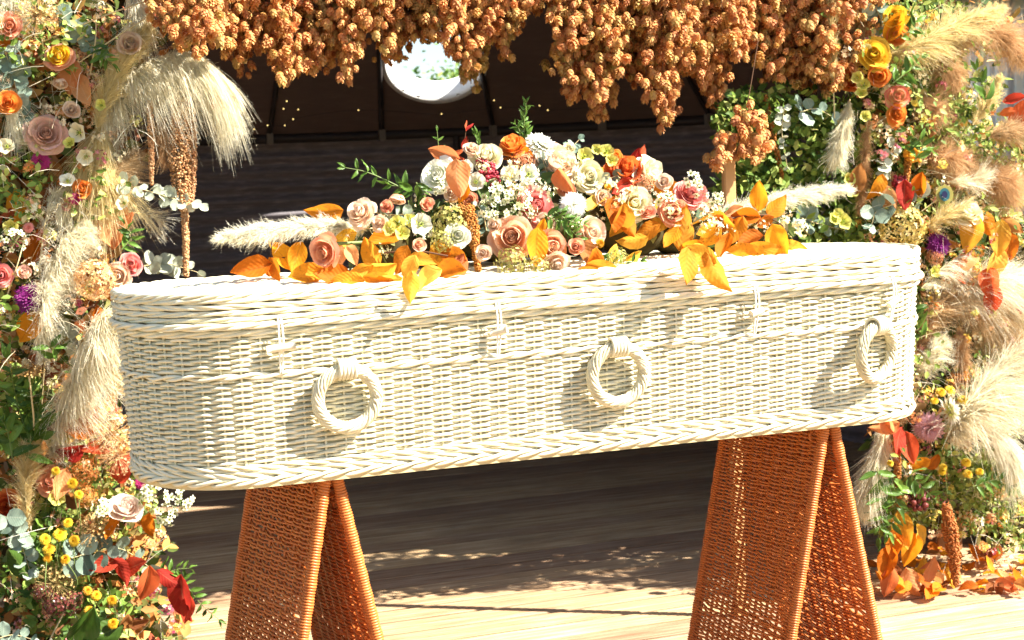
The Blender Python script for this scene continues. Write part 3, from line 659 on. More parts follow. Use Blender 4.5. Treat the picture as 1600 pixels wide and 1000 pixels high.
def floret():
    b = Bag(); P = np.array([(.12, 0, .05), (.5, -.34, .16), (.95, -.2, .22), (.95, .2, .22), (.5, .34, .16)])
    V = []; F = []
    for k in range(5):
        a = k*1.2566; R = np.array([(math.cos(a), -math.sin(a), 0), (math.sin(a), math.cos(a), 0), (0, 0, 1)]); o = len(V); V += list(P @ R.T); F += [(o, o+1, o+2), (o, o+2, o+3), (o, o+3, o+4)]
    nF = len(F); v, f = sphereVF(6, 4); o = len(V); V = np.vstack([V, v*np.array([.26, .26, .14])+np.array([0, 0, .08])])
    pv = np.concatenate([np.tile(np.array([0, .5, 1, 1, .5]), 5), np.zeros(len(v))])
    return mesh('floret', V, [f+o, np.array(F)], [M['wax'], M['darkcentre']], {'pv': pv}, mi=[1]*len(f)+[0]*nF)
FLORET = floret()
def waxsprig(loc, R3, rad, n, parent, name='wax_flower', fl=.011, **kw):
    """spray of small white florets over a dome of radius rad"""
    root_b = Bag(); pts = []
    for k in range(n):
        v = unit(rng.normal(size=3)+np.array([0, 0, 1.0])); p = v*rad*rng.uniform(.65, 1.0)*np.array([1, 1, .75]); pts.append((p, v))
        root_b.tube(curve([(0, 0, -rad*.5), p*.5+rng.normal(0, rad*.06, 3), p], 5), .0007, 4)
    root = obj(name, root_b.build('stalks', M['stem_green']), parent, X(loc, R3), **kw)
    for p, v in pts: obj('floret', FLORET, root, X(p, basisZ(unit(v+rng.normal(0, .25, 3)+np.array([0, 0, .4])), random.uniform(0, 6)), fl*random.uniform(.75, 1.1)))
    return root
# leaves (unit length along +Y, face +Z)
def leafmesh(width=.56, seed=0, curl=.2, fold=.15, wave=.03, tip=1.0, nu=7, nv=9, shape='beech'):
    r2 = np.random.default_rng(seed); V = []; pu = []; pv = []; sg = r2.uniform(-.12, .12)
    for u in np.linspace(-1, 1, nu):
        for v in np.linspace(0, 1, nv):
            if shape == 'round': w = width*.5*math.sqrt(max(0, 1-(2*v-1)**2))
            else: w = width*.5*(math.sin(math.pi*min(1, v**.82))**.8)*(1-.15*v)
            w = max(w, .004); x = u*w+sg*v*v; z = fold*abs(u)*w*1.2+curl*(v*v-.3*v)+wave*math.sin(v*26+(2 if u > 0 else 0))*abs(u)**2+.014*r2.normal()+.05*math.sin(v*7+u*3+seed)*abs(u)
            V.append((x, v, z)); pu.append(u); pv.append(v)
    return mesh('leaf', np.array(V), gridF(nu, nv), [M['beech']], {'pu': pu, 'pv': pv})
LB = [leafmesh(.60, k, c, f, .018) for k, (c, f) in enumerate(((.25, .25), (-.35, .3), (.5, .45), (-.15, -.25), (.1, .6), (-.6, .5), (.7, .8), (-.8, .7), (.35, -.5), (-.25, 1.0)))]
LG = [leafmesh(.36, 20+k, c, f, .0, nu=5, nv=7) for k, (c, f) in enumerate(((.2, .3), (-.25, .35), (-.5, .3)))]
LE = [leafmesh(.92, 30+k, c, .12, .0, nu=5, nv=7, shape='round') for k, c in enumerate((.12, -.15, .3))]
def leaf(px, py, length, ang, mat, Y, parent=None, lean=None, roll=None, me=None, name='leaf', wide=1.0, **kw):
    """leaf centred on a pixel, its tip pointing along screen angle ang (0 right, 90 up)"""
    c = W(px, py, Y); L = length*mpp(c); a = math.radians(ang); lean = random.uniform(-.25, .35) if lean is None else lean; roll = random.uniform(-.6, .6) if roll is None else roll
    y = D(math.cos(a), math.sin(a), lean); nz = D(math.sin(a)*roll, -math.cos(a)*roll, 1.0); R = basisYZ(y, nz)
    return obj(name, me or random.choice(LB), parent, X(c-y*L*.5, R, (L*wide, L, L)), M[mat], **kw)
def sprig(pts, Y, nl, ll, mat, parent=None, name='green_sprig', stem='stem_green', pair=True, ang=55, meshes=None, taper=.45, thick=.0016, jitter=.25, start=.1, **kw):
    """stem through pixels with leaves along it; each leaf a piece of its own"""
    P = np.array([W(p[0], p[1], Y+(p[2] if len(p) > 2 else 0)) for p in pts]); C = curve(P, 30); T = unit(np.gradient(C, axis=0)); k0 = mpp(P[0])
    root = obj(name, tube('stem', C, np.linspace(thick, thick*.4, 30), M[stem], 5), parent, **kw); meshes = meshes or LG
    for i in range(nl):
        t = start+(1-start)*(i/(max(1, nl-1))); q = min(29, int(t*29)); L = ll*k0*(1-taper*t)*random.uniform(.8, 1.15)
        for e in ((-1, 1) if pair else ((-1)**i,)):
            side = unit(np.cross(T[q], -FW))*e; a = math.radians(ang+random.uniform(-14, 14))*(1 if i < nl-1 else .4)
            y = unit(T[q]*math.cos(a)+side*math.sin(a)+rng.normal(0, jitter, 3)); nz = unit(-FW+rng.normal(0, .55, 3)+np.array([.25, 0, .35]))
            obj('leaf', random.choice(meshes), root, X(C[q], basisYZ(y, nz), L), M[mat])
    return root
def eucalyptus(pts, Y, n, ll, mat='euc', parent=None, **kw): return sprig(pts, Y, n, ll, mat, parent, name=kw.pop('name', 'eucalyptus_branch'), stem='stem', ang=75, meshes=LE, jitter=.35, start=.02, **kw)
def plume(pts, Y, L, n, mat='pampas', parent=None, name='pampas_plume', amin=12, amax=48, droop=.5, width=.0011, stem=None, tipf=.35, basef=.5, bias=None, sw=.0022, wild=.15, fuzz=2.5, **kw):
    """feathery grass head: thousands of hairs along a spine through pixels (base to tip); L hair length in px"""
    P = np.array([W(p[0], p[1], Y+(p[2] if len(p) > 2 else 0)) for p in pts]); k0 = mpp(P[len(P)//2]); C = curve(P, 60); T = unit(np.gradient(C, axis=0))
    root = obj(name, None, parent, **kw)
    SP = C if stem is None else np.vstack([curve([W(s[0], s[1], Y+(s[2] if len(s) > 2 else 0)) for s in stem]+[C[0]], 20)[:-1], C])
    obj('stem', tube('stem', SP, np.linspace(sw, sw*.3, len(SP)), M['stem'], 5), root)
    n = int(n*1.5); width = width*.62; nc = max(20, n//14); ci = rng.integers(0, nc, n)
    t = np.clip((rng.random(nc)**.9)[ci]+rng.normal(0, .018, n), 0, 1); q = np.clip((t*59).astype(int), 0, 59); B = C[q]; Tq = T[q]
    e = rng.normal(size=(nc, 3))[ci]+rng.normal(0, .22, (n, 3)); e -= Tq*np.sum(e*Tq, 1)[:, None]; e = unit(e)
    if bias is not None: e = unit(e+np.asarray(D(*bias))*.75)
    al = np.radians(rng.uniform(amin, amax, nc)[ci]+rng.normal(0, 4, n)); d = unit(Tq*np.cos(al)[:, None]+e*np.sin(al)[:, None])
    prof = np.where(t < .3, basef+(1-basef)*t/.3, np.where(t > .65, 1-(1-tipf)*(t-.65)/.35, 1.0)); ln = L*k0*prof*rng.uniform(.45, 1.1, n)
    g = np.array([0, 0, -1.]); sg = np.array([0, .34, .68, 1.0]); wd = np.array([.8, 1.0, .75, .2])*width
    kink = rng.normal(0, wild*1.3, (nc, 3))[ci]+rng.normal(0, wild*.6, (n, 3))
    PT = B[:, None]+d[:, None]*(ln[:, None]*sg)[:, :, None]+g*((droop*rng.uniform(.6, 1.5, nc)[ci]*ln)[:, None]*sg**2)[:, :, None]+kink[:, None]*(ln[:, None]*sg**2)[:, :, None]
    sd = unit(np.cross(d, rng.normal(size=(n, 3)))); V = np.stack([PT-sd[:, None]*wd[None, :, None], PT+sd[:, None]*wd[None, :, None]], 2).reshape(-1, 3)
    o = (np.arange(n)*8)[:, None, None]; F = (o+np.array([(0, 1, 3, 2), (2, 3, 5, 4), (4, 5, 7, 6)])[None]).reshape(-1, 4)
    rn = rng.random(n); m = int(n*fuzz); h = rng.integers(0, n, m); st = rng.uniform(.25, 1.0, m); j = np.clip((st*3).astype(int), 0, 2); f = (st*3-j)[:, None]; A = PT[h, j]*(1-f)+PT[h, j+1]*f
    fd = unit(d[h]+rng.normal(0, .7, (m, 3))+np.array([0, 0, -.3])); fl_ = rng.uniform(.006, .015, m)[:, None]; fs = unit(np.cross(fd, rng.normal(size=(m, 3))))*width*.6
    V2 = np.stack([A-fs, A+fs, A+fd*fl_+fs*.3, A+fd*fl_-fs*.3], 1).reshape(-1, 3); F2 = (np.arange(m)*4)[:, None]+np.array([0, 1, 2, 3])[None]+len(V)
    obj('plume', mesh('plume', np.vstack([V, V2]), [F, F2], M[mat], {'rnd': np.concatenate([np.repeat(rn, 8), np.repeat(rn[h], 4)]), 'pv': np.concatenate([np.tile(np.repeat(sg, 2), n), np.repeat(st, 4)])}), root, kind='stuff')
    return root
def rope(pts, Y, wpx, n, mat='amaranth', parent=None, name='amaranthus_tassel', prof=None, size=.0042, **kw):
    P = np.array([W(p[0], p[1], Y+(p[2] if len(p) > 2 else 0)) for p in pts]); k0 = mpp(P[0]); C = curve(P, 60)
    root = obj(name, tube('stem', C, .0015, M['stem'], 5), parent, **kw); t = rng.random(n); q = (t*59).astype(int)
    pr = np.interp(t, *zip(*(prof or [(0, .8), (.3, 1), (.75, .8), (1, .3)]))); r = wpx*.5*k0*pr; v = rng.normal(size=(n, 3)); v = unit(v*np.array([1, 1, .3]))
    L = C[q]+v*(r*rng.uniform(.6, 1.05, n))[:, None]; V, F = inst(ICO_V, ICO_F, randR(n), L, size*rng.uniform(.6, 1.2, n))
    obj('seeds', mesh('seeds', V, F, M[mat], {'rnd': np.repeat(rng.random(n), 6), 'pv': np.zeros(len(V))}), root, kind='stuff'); return root
def stalk(p0, p1, Y, parent, r=.0016, mat='stem', name='stem', bend=.02):
    a = np.array(W(p0[0], p0[1], Y)) if len(p0) == 2 else np.array(p0); b = np.array(W(p1[0], p1[1], Y+.06)) if len(p1) == 2 else np.array(p1)
    o = obj(name, tube("stem", curve([a, (a+b)/2+rng.normal(0, bend, 3), b], 12), r, M[mat], 5), parent)
    if parent is not None: o.matrix_parent_inverse = parent.matrix_basis.inverted()
    return o
def FLW(px, py, diam, Y): p = W(px, py, Y); return p, diam*.5*mpp(p)
# ------------------------------------------------------------------ the flower spray on the coffin
spray = obj('coffin_spray', None, label='autumn flower spray of roses, beech leaves and pampas lying on the coffin lid', cat='flower spray')
def SY(py): return -.205+.20*min(1, max(0, (425-py)/190))
core = []
for i in range(9):
    x0 = -.36+i*.115; core.append((x0, -.03+.03*math.sin(i*2), TOP+.045+.10*math.exp(-((x0+.02)/.26)**2), .075+.05*math.exp(-((x0+.02)/.3)**2)))
pts = []; nrm = []
for (x0, y0, z0, r) in core:
    n = 130; v = unit(rng.normal(size=(n, 3))); v[:, 2] = np.abs(v[:, 2])*1.1-.25; pts.append(np.array([x0, y0, z0])+v*r*rng.uniform(.55, .98, (n, 1))*np.array([1, .8, .9])); nrm.append(v)
pts = np.concatenate(pts); nrm = np.concatenate(nrm); pts[:, 2] = np.maximum(pts[:, 2], TOP+.015)
obj('foliage', leafcloud('foliage', pts, .040, M['filler_spray'], nrm, .8), spray, kind='stuff')
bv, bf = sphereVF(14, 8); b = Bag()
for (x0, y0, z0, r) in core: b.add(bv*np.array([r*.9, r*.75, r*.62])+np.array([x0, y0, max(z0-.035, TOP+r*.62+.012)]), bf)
obj('floral_foam', b.build('floral_foam', M['dark_core']), spray, kind='stuff')
for px, py, dm, col, f, op in ((800, 371, 68, 'peach', (-.1, .12, 1), 1), (838, 321, 56, 'pink', (.35, .1, 1), 1), (872, 254, 68, 'palepeach', (.5, .35, .8), 1), (862, 384, 50, 'peach', (.5, -.25, 1), 1), (924, 363, 48, 'palepeach', (.45, .1, 1), 1),
        (760, 243, 46, 'cream', (-.1, .6, .8), 1), (800, 226, 44, 'orange', (-.1, .7, .7), 1), (921, 275, 48, 'cream', (.25, .1, 1), 1), (978, 264, 62, 'rust', (.1, .45, .8), 1), (1019, 266, 50, 'cream', (.8, .25, .6), 1), (992, 318, 50, 'cream', (.1, .2, 1), 1),
        (1079, 302, 50, 'pink', (.2, .3, 1), 1), (561, 331, 46, 'palepeach', (-.35, .4, .8), 1), (506, 394, 46, 'coral', (-.3, -.3, 1), 1), (621, 311, 36, 'peach', (-.15, -.95, .35), .5), (684, 272, 50, 'white', (-.3, .3, .9), 1), (715, 368, 38, 'white', (.2, 0, 1), 1), (870, 412, 40, 'palepeach', (.3, -.6, .8), .7), (1052, 330, 40, 'coral', (.2, .2, 1), 1)):
    p, r = FLW(px, py, dm*1.08, SY(py)-.045); rose(p-D(*f)*r*.4, D(*f), r, col, spray, op)
for px, py, dm, f in ((658, 350, 34, (.25, .05, 1)), (743, 284, 30, (-.1, .1, 1)), (797, 274, 30, (-.05, .25, 1)), (826, 272, 30, (.2, .2, 1)), (822, 293, 28, (.2, -.1, 1)), (728, 262, 26, (-.2, .3, 1))):
    p, r = FLW(px, py, dm, SY(py)-.06); lisianthus(p-D(*f)*r*.4, D(*f), r, 'white', spray)
for px, py, dm, me, col, nm, f in ((848, 219, 74, H_MUM, 'white', 'carnation', (.3, .75, .6)), (899, 318, 54, H_SPIKY, 'spikywhite', 'spider_chrysanthemum', (.2, .1, 1)), (702, 345, 62, H_SED, 'sedum', 'sedum_head', (-.2, .2, 1)), (690, 375, 40, H_SED, 'sedum', 'sedum_head', (-.2, .2, 1)),
        (800, 412, 56, H_SED, 'sedum', 'sedum_head', (0, -.2, 1)), (840, 418, 40, H_SED, 'sedum', 'sedum_head', (0, -.2, 1)), (1006, 284, 42, H_CEL, 'hydr_salmon', 'celosia_head', (.3, .2, 1)), (815, 254, 44, H_CEL, 'hydr_salmon', 'celosia_head', (0, .2, 1)), (762, 268, 34, H_BERRY, 'berry_pink', 'berry_cluster', (0, .2, 1)), (770, 280, 26, H_BERRY, 'berry_pink', 'berry_cluster', (0, .2, 1)),
        (753, 254, 20, H_BERRY, 'berry_pink', 'berry_cluster', (0, .2, 1)), (938, 266, 16, H_POM, 'amberbtn', 'button_flower', (.1, .1, 1)), (950, 292, 16, H_POM, 'amberbtn', 'button_flower', (.1, .1, 1)), (938, 380, 18, H_POM, 'amberbtn', 'button_flower', (.1, 0, 1)), (965, 402, 34, H_SED, 'sedum', 'sedum_head', (0, 0, 1)), (1085, 398, 20, H_SED, 'sedum', 'sedum_head', (0, 0, 1))):
    p, r = FLW(px, py, dm, SY(py)-(.10 if me is H_SPIKY else .045)); head(me, p-D(*f)*r*.35, D(*f), r, col, nm, spray, .85)
for px, py, dm in ((912, 246, 28), (947, 238, 24), (955, 252, 20), (640, 346, 22), (622, 350, 26), (628, 366, 24), (610, 358, 22), (932, 234, 18)):
    p, r = FLW(px, py, dm, SY(py)-.05); lisianthus(p, D(random.uniform(-.4, .4), random.uniform(0, .5), 1), r, 'limecup', spray, 'hellebore', 5)
for px, py, rp, n in ((778, 302, 34, 26), (808, 322, 36, 30), (770, 330, 26, 18), (1086, 290, 26, 16), (1118, 308, 14, 8), (1040, 312, 20, 8), (690, 292, 16, 6)):
    p = W(px, py, SY(py)-.055); waxsprig(p, basisZ(D(.05, .15, 1)), rp*mpp(p), n, spray, fl=6.2*mpp(p))
for px, py, dm, c in ((705, 300, 28, 'palepeach'), (733, 312, 26, 'coral'), (772, 352, 26, 'palepeach'), (852, 346, 28, 'palepeach'), (884, 296, 28, 'coral'), (893, 345, 26, 'cream'), (944, 308, 28, 'palepeach'), (668, 318, 24, 'coral'), (960, 246, 24, 'orange'), (1037, 284, 26, 'palepeach'), (1062, 322, 26, 'coral'), (592, 348, 26, 'palepeach'), (604, 322, 22, 'coral'), (738, 232, 26, 'palepeach'), (900, 385, 28, 'coral'), (755, 395, 28, 'palepeach'), (655, 382, 24, 'peach'), (890, 232, 22, 'cream'), (1012, 330, 26, 'coral')):
    p, r = FLW(px, py, dm, SY(py)-.05); f = (random.uniform(-.4, .4), random.uniform(-.1, .5), 1); rose(p-D(*f)*r*.4, D(*f), r, c, spray, random.choice((.7, 1, .8)), name='spray_rose')
rope([(728, 322, -.03), (735, 350, -.04), (742, 385, -.05), (748, 427, -.055)], SY(330)-.02, 26, 1500, 'amaranth_rust', spray, size=.0026, prof=[(0, .9), (.4, 1), (.65, .55), (1, .35)])
rope([(790, 248, -.02), (830, 247, -.03)], SY(250), 14, 500, 'amaranth_rust', spray, size=.0024)
eucalyptus([(870, 300), (855, 270), (848, 250)], SY(270)-.035, 5, 22, 'euc', spray); eucalyptus([(880, 260), (890, 235), (905, 218)], SY(240)-.02, 5, 22, 'euc', spray); eucalyptus([(930, 290), (955, 278), (968, 272)], SY(280)-.04, 4, 20, 'euc', spray)
eucalyptus([(760, 360), (755, 335), (745, 320)], SY(340)-.03, 4, 22, 'euc', spray); eucalyptus([(640, 335), (600, 335), (577, 328)], SY(335)-.02, 6, 18, 'euc', spray)
sprig([(640, 300), (600, 280), (570, 268), (540, 262)], -.06, 6, 30, 'green', spray); sprig([(648, 300), (630, 292), (612, 290)], -.06, 3, 34, 'green', spray); sprig([(690, 262, 0), (686, 235), (683, 205)], -.03, 5, 16, 'green', spray)
sprig([(755, 240), (748, 222), (745, 210)], -.02, 4, 24, 'green', spray, pair=True, ang=30); sprig([(822, 225), (819, 195), (822, 160)], -.02, 12, 20, 'green', spray, ang=40); sprig([(812, 225), (812, 205), (806, 195)], -.02, 4, 20, 'green', spray, ang=40)
sprig([(850, 335), (880, 350), (905, 372)], -.20, 10, 26, 'green', spray); sprig([(865, 330), (890, 345), (912, 350)], -.20, 9, 24, 'green', spray); sprig([(650, 285), (660, 300), (662, 320)], -.12, 6, 22, 'green', spray, ang=35); sprig([(930, 405), (965, 412), (1000, 408)], -.2, 7, 24, 'green', spray)
sprig([(700, 245), (722, 235), (728, 205)], -.02, 3, 30, 'leaf_red', spray, stem='twig', ang=25)
for lf in ((394, 423, 66, 195, 'beech_orange', -.10), (420, 420, 26, 100, 'beech_orange', -.10), (440, 398, 62, 120, 'beech_orange', -.08), (462, 402, 54, 250, 'beech_orange', -.09), (432, 418, 40, 300, 'beech', -.1), (508, 333, 58, 190, 'beech', -.05), (535, 372, 50, 200, 'beech', -.1), (480, 430, 60, 190, 'beech', -.17), (520, 432, 62, 185, 'beech', -.2),
           (580, 395, 56, 120, 'beech', -.16), (560, 420, 50, 200, 'beech_yellow', -.2), (608, 372, 56, 200, 'beech_orange', -.12), (595, 418, 52, 190, 'beech', -.2), (625, 405, 50, 240, 'beech', -.2), (640, 420, 48, 250, 'beech_yellow', -.23), (660, 405, 46, 10, 'beech_yellow', -.22), (668, 434, 52, 215, 'beech_yellow', -.32), (641, 448, 50, 268, 'beech_yellow', -.33), (690, 390, 60, 60, 'beech', -.17),
           (705, 400, 52, 170, 'beech', -.2), (720, 418, 46, 250, 'palepeachleaf', -.22), (700, 428, 60, 185, 'beech', -.24), (545, 440, 54, 185, 'beech', -.235), (590, 438, 50, 175, 'beech', -.25), (500, 412, 40, 215, 'leaf_salmon', -.15), (530, 405, 44, 250, 'leaf_salmon', -.16), (552, 400, 40, 300, 'leaf_salmon', -.17), (604, 440, 52, 200, 'beech_yellow', -.26),
           (712, 278, 66, 262, 'leaf_salmon', -.15), (694, 243, 52, 170, 'leaf_salmon', -.06), (728, 270, 40, 280, 'leaf_salmon', -.12), (722, 300, 36, 240, 'beech_orange', -.14), (820, 238, 44, 330, 'beech_orange', -.05), (885, 282, 50, 300, 'leaf_salmon', -.14), (838, 385, 64, 262, 'beech_orange', -.22), (848, 360, 40, 80, 'beech_orange', -.2), (872, 398, 50, 280, 'leaf_salmon', -.2),
           (913, 398, 60, 280, 'leaf_brown', -.2), (925, 410, 50, 250, 'beech_orange', -.22), (945, 420, 62, 340, 'beech_yellow', -.24), (930, 430, 60, 335, 'beech', -.25), (990, 250, 40, 70, 'leaf_red', -.04), (970, 290, 44, 200, 'rustleaf', -.1), (1000, 240, 34, 60, 'rustleaf', -.04),
           (934, 322, 48, 240, 'beech_yellow', -.13), (952, 338, 64, 255, 'beech', -.14), (968, 345, 60, 262, 'beech_yellow', -.15), (976, 310, 48, 160, 'beech', -.12), (988, 375, 50, 190, 'beech_yellow', -.15), (982, 352, 48, 275, 'beech', -.16), (1010, 360, 50, 200, 'beech', -.14), (1028, 352, 44, 20, 'beech', -.13), (1040, 298, 60, 150, 'beech', -.06), (1042, 325, 56, 290, 'beech_yellow', -.1), (1030, 300, 50, 230, 'beech', -.08),
           (1072, 357, 74, 80, 'beech_yellow', -.16), (1100, 345, 56, 20, 'beech', -.1), (1120, 350, 60, 10, 'beech', -.1), (1130, 345, 50, 330, 'beech', -.1), (1050, 372, 44, 240, 'beech_orange', -.16), (1186, 305, 52, 95, 'beech_orange', -.1), (1216, 322, 50, 50, 'beech_orange', -.11), (1165, 340, 48, 175, 'beech_orange', -.1), (1194, 346, 34, 200, 'beech', -.12), (1216, 378, 64, 285, 'beech_orange', -.2), (1170, 374, 52, 200, 'beech', -.14),
           (1135, 386, 46, 260, 'beech_orange', -.16), (1150, 360, 50, 240, 'beech', -.12), (1110, 372, 46, 220, 'beech', -.14), (1072, 416, 66, 260, 'beech_yellow', -.335), (1094, 398, 58, 150, 'beech_yellow', -.32), (1118, 426, 72, 295, 'beech_yellow', -.335), (1100, 395, 50, 330, 'beech', -.2), (1190, 392, 60, 5, 'beech', -.2), (1160, 392, 50, 170, 'beech', -.2), (1240, 386, 46, 5, 'beech', -.12), (1080, 385, 40, 200, 'beech_orange', -.17), (1060, 310, 36, 120, 'leaf_salmon', -.08), (1145, 330, 44, 40, 'leaf_salmon', -.06), (985, 400, 40, 30, 'beech', -.17), (958, 398, 40, 60, 'beech_yellow', -.17)):
    mt = {'palepeachleaf': 'leaf_salmon', 'rustleaf': 'leaf_red'}.get(lf[4], lf[4]); leaf(lf[0], lf[1], lf[2]*1.0, lf[3]+random.uniform(-8, 8), mt, lf[5], spray, name='beech_leaf' if 'beech' in mt else 'autumn_leaf')
obj('twig', tube('twig', curve([W(*p) for p in ((1040, 372, -.1), (1110, 350, -.1), (1160, 338, -.1), (1200, 336, -.11))], 16), .0022, M['twig'], 5), spray); obj('twig', tube('twig', curve([W(*p) for p in ((1196, 337, -.11), (1222, 352, -.15), (1225, 366, -.18))], 10), .0016, M['twig'], 5), spray)
obj('twig', tube('twig', curve([W(*p) for p in ((480, 400, -.08), (430, 402, -.08), (424, 385, -.08), (428, 372, -.08))], 16), .0018, M['twig'], 5), spray); obj('twig', tube('twig', curve([W(*p) for p in ((600, 395, -.16), (650, 392, -.2), (700, 400, -.22))], 16), .002, M['twig'], 5), spray)
plume([(575, 357, .02), (500, 352, 0), (420, 360, -.02), (348, 369, -.03)], -.10, 34, 3600, 'pampas_white', spray, amin=8, amax=32, droop=.15, stem=[(625, 356, .05)], width=.0010, tipf=.5, basef=.8)
plume([(1118, 332, -.02), (1180, 318, -.04), (1250, 304, -.05), (1322, 294, -.06)], .06, 30, 3600, 'pampas_white', spray, amin=8, amax=32, droop=.15, stem=[(1060, 345, -.1)], width=.0010, tipf=.5, basef=.8)
obj('stem', tube('stem', curve([W(*p) for p in ((520, 381, -.13), (575, 378, -.11), (650, 372, -.05))], 10), .004, M['stem_green'], 6), spray)

# ------------------------------------------------------------------ flower arch: timber frame, dark cores added against light gaps, filler foliage
AY = .90
arch = obj('timber_arch', None, label='timber frame carrying the flower arch behind the coffin', cat='arch frame')
def post(px, Y, w, z1, mat, z0=0.): 
    p = W(px, 300, Y); b = Bag(); b.box((p[0]-w, p[1]-w*.6, z0), (p[0]+w, p[1]+w*.6, z1)); o = obj('post', b.build('post', M[mat], False), arch); bv_ = o.modifiers.new('b', 'BEVEL'); bv_.width = .004; return p
pa = post(60, 1.36, .05, 2.35, 'timber_old'); sh = W(1550, 140, 1.16); b = Bag(); xs = np.arange(-.36, .4, .012); V = np.array([(sh[0]+x, sh[1]+.012*math.sin(x*82), z) for x in xs for z in (.9, 2.4)]); obj('gap_sheet', mesh('gap_sheet', V, gridF(len(xs), 2), M['pale_gap']), label='pale corrugated sheet standing in for the bright gap behind the bronze grasses', cat='metal sheet')  # pale sheet added in place of the bright gap to the outside
pb = post(1139, .74, .019, 1.40, 'timber'); pc = post(1470, 1.12, .05, 2.35, 'timber_old')
b = Bag(); b.box((pa[0]-.3, 1.10, 2.18), (pc[0]+.4, 1.17, 2.32)); obj('beam', b.build('beam', M['timber_old'], False), arch)
def region(spec, n, Y0, Y1):
    """points in ellipses of pixels (px,py,rx,ry,weight) with depth"""
    w = np.array([s[4] if len(s) > 4 else s[2]*s[3] for s in spec], float); w /= w.sum(); out = []
    for s, c in zip(spec, (w*n).astype(int)):
        for _ in range(max(c, 1)):
            a = rng.uniform(0, 6.283); r = math.sqrt(rng.random()); out.append(W(s[0]+s[2]*r*math.cos(a), s[1]+s[3]*r*math.sin(a), Y0+(Y1-Y0)*(rng.random()*.6+.4*r*rng.random())))
    P = np.array(out); P[:, 2] = np.maximum(P[:, 2], .01); return P
LEFTR = [(60, 60, 130, 110), (170, 50, 100, 80), (60, 250, 130, 150), (140, 230, 80, 110), (50, 450, 120, 140), (120, 430, 60, 120), (60, 650, 130, 140), (130, 680, 70, 90), (90, 850, 170, 130), (200, 850, 60, 60), (110, 990, 180, 100), (40, 1100, 220, 120)]
RIGHTR = [(1400, 60, 100, 110), (1540, 40, 90, 60, 2000), (1420, 220, 100, 110), (1560, 250, 90, 60), (1430, 330, 110, 90), (1540, 400, 110, 130), (1480, 450, 80, 80), (1500, 560, 110, 100), (1470, 660, 120, 70), (1580, 650, 80, 120), (1490, 760, 130, 80), (1580, 800, 90, 80)]
def columncore(spec, Y0, k, label):  # added dark lumps that stop light showing through the flower columns
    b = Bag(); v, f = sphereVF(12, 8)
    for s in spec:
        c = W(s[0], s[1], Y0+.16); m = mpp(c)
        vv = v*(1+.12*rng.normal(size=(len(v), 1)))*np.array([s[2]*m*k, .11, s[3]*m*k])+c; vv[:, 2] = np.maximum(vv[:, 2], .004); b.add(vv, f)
    return obj('gap_core', b.build('gap_core', M['dark_core']), None, label=label, cat='dark_core', kind='stuff')
columncore(LEFTR, 1.16, .78, 'dark core added to block light gaps in the flower column beside the near end'); columncore([q for q in RIGHTR if not (q[0] > 1500 and q[1] < 260)], .95, .70, 'dark core added to block light gaps in the flower column beyond the far end')
vdir = D(.45, .25, .8)
def stuffleaf(name, label, spec, n, Y0, Y1, size, mat, spread=.9): obj(name, leafcloud(name, region(spec, n, Y0, Y1), size, M[mat], vdir, spread), label=label, cat='foliage', kind='stuff')
stuffleaf('foliage', 'mixed autumn filler leaves of the flower column beside the near end', LEFTR, 5200, 1.04, 1.30, .042, 'filler_left')
stuffleaf('foliage', 'mixed filler leaves of the flower column beyond the far end', RIGHTR[:9], 3000, .84, 1.12, .040, 'filler_right')
VINE = [(1160, 190, 50, 50), (1220, 180, 90, 50), (1240, 250, 90, 70), (1180, 300, 65, 60), (1160, 380, 55, 40), (1270, 330, 70, 70), (1310, 230, 50, 90), (1290, 400, 70, 60), (1340, 330, 50, 70)]
stuffleaf('foliage', 'glossy green vine leaves hanging between the hops and the coffin spray', VINE, 4200, .74, 1.05, .028, 'filler_green')
stuffleaf('foliage', 'bright small-leaved greenery low down above the fallen leaves', [(1490, 770, 110, 60), (1570, 790, 70, 70), (1420, 760, 50, 60), (1540, 740, 80, 40), (1390, 800, 40, 40)], 2600, .72, .98, .022, 'filler_bright')
stuffleaf('foliage', 'small bright green leaves high in the column beside the brown grasses', [(1510, 200, 50, 40), (1480, 220, 40, 30), (1400, 110, 40, 40), (1420, 250, 40, 30), (1300, 60, 20, 60), (1500, 150, 60, 50), (1450, 120, 50, 50), (1570, 240, 50, 40), (1440, 20, 70, 30), (1380, 200, 40, 60)], 1700, .74, .95, .024, 'filler_bright')
stuffleaf('foliage', 'green trailing leaves among the flowers at the foot near the coffin head', [(60, 900, 60, 60), (130, 960, 80, 50), (30, 640, 40, 70), (60, 820, 60, 50)], 900, .94, 1.1, .030, 'filler_green')

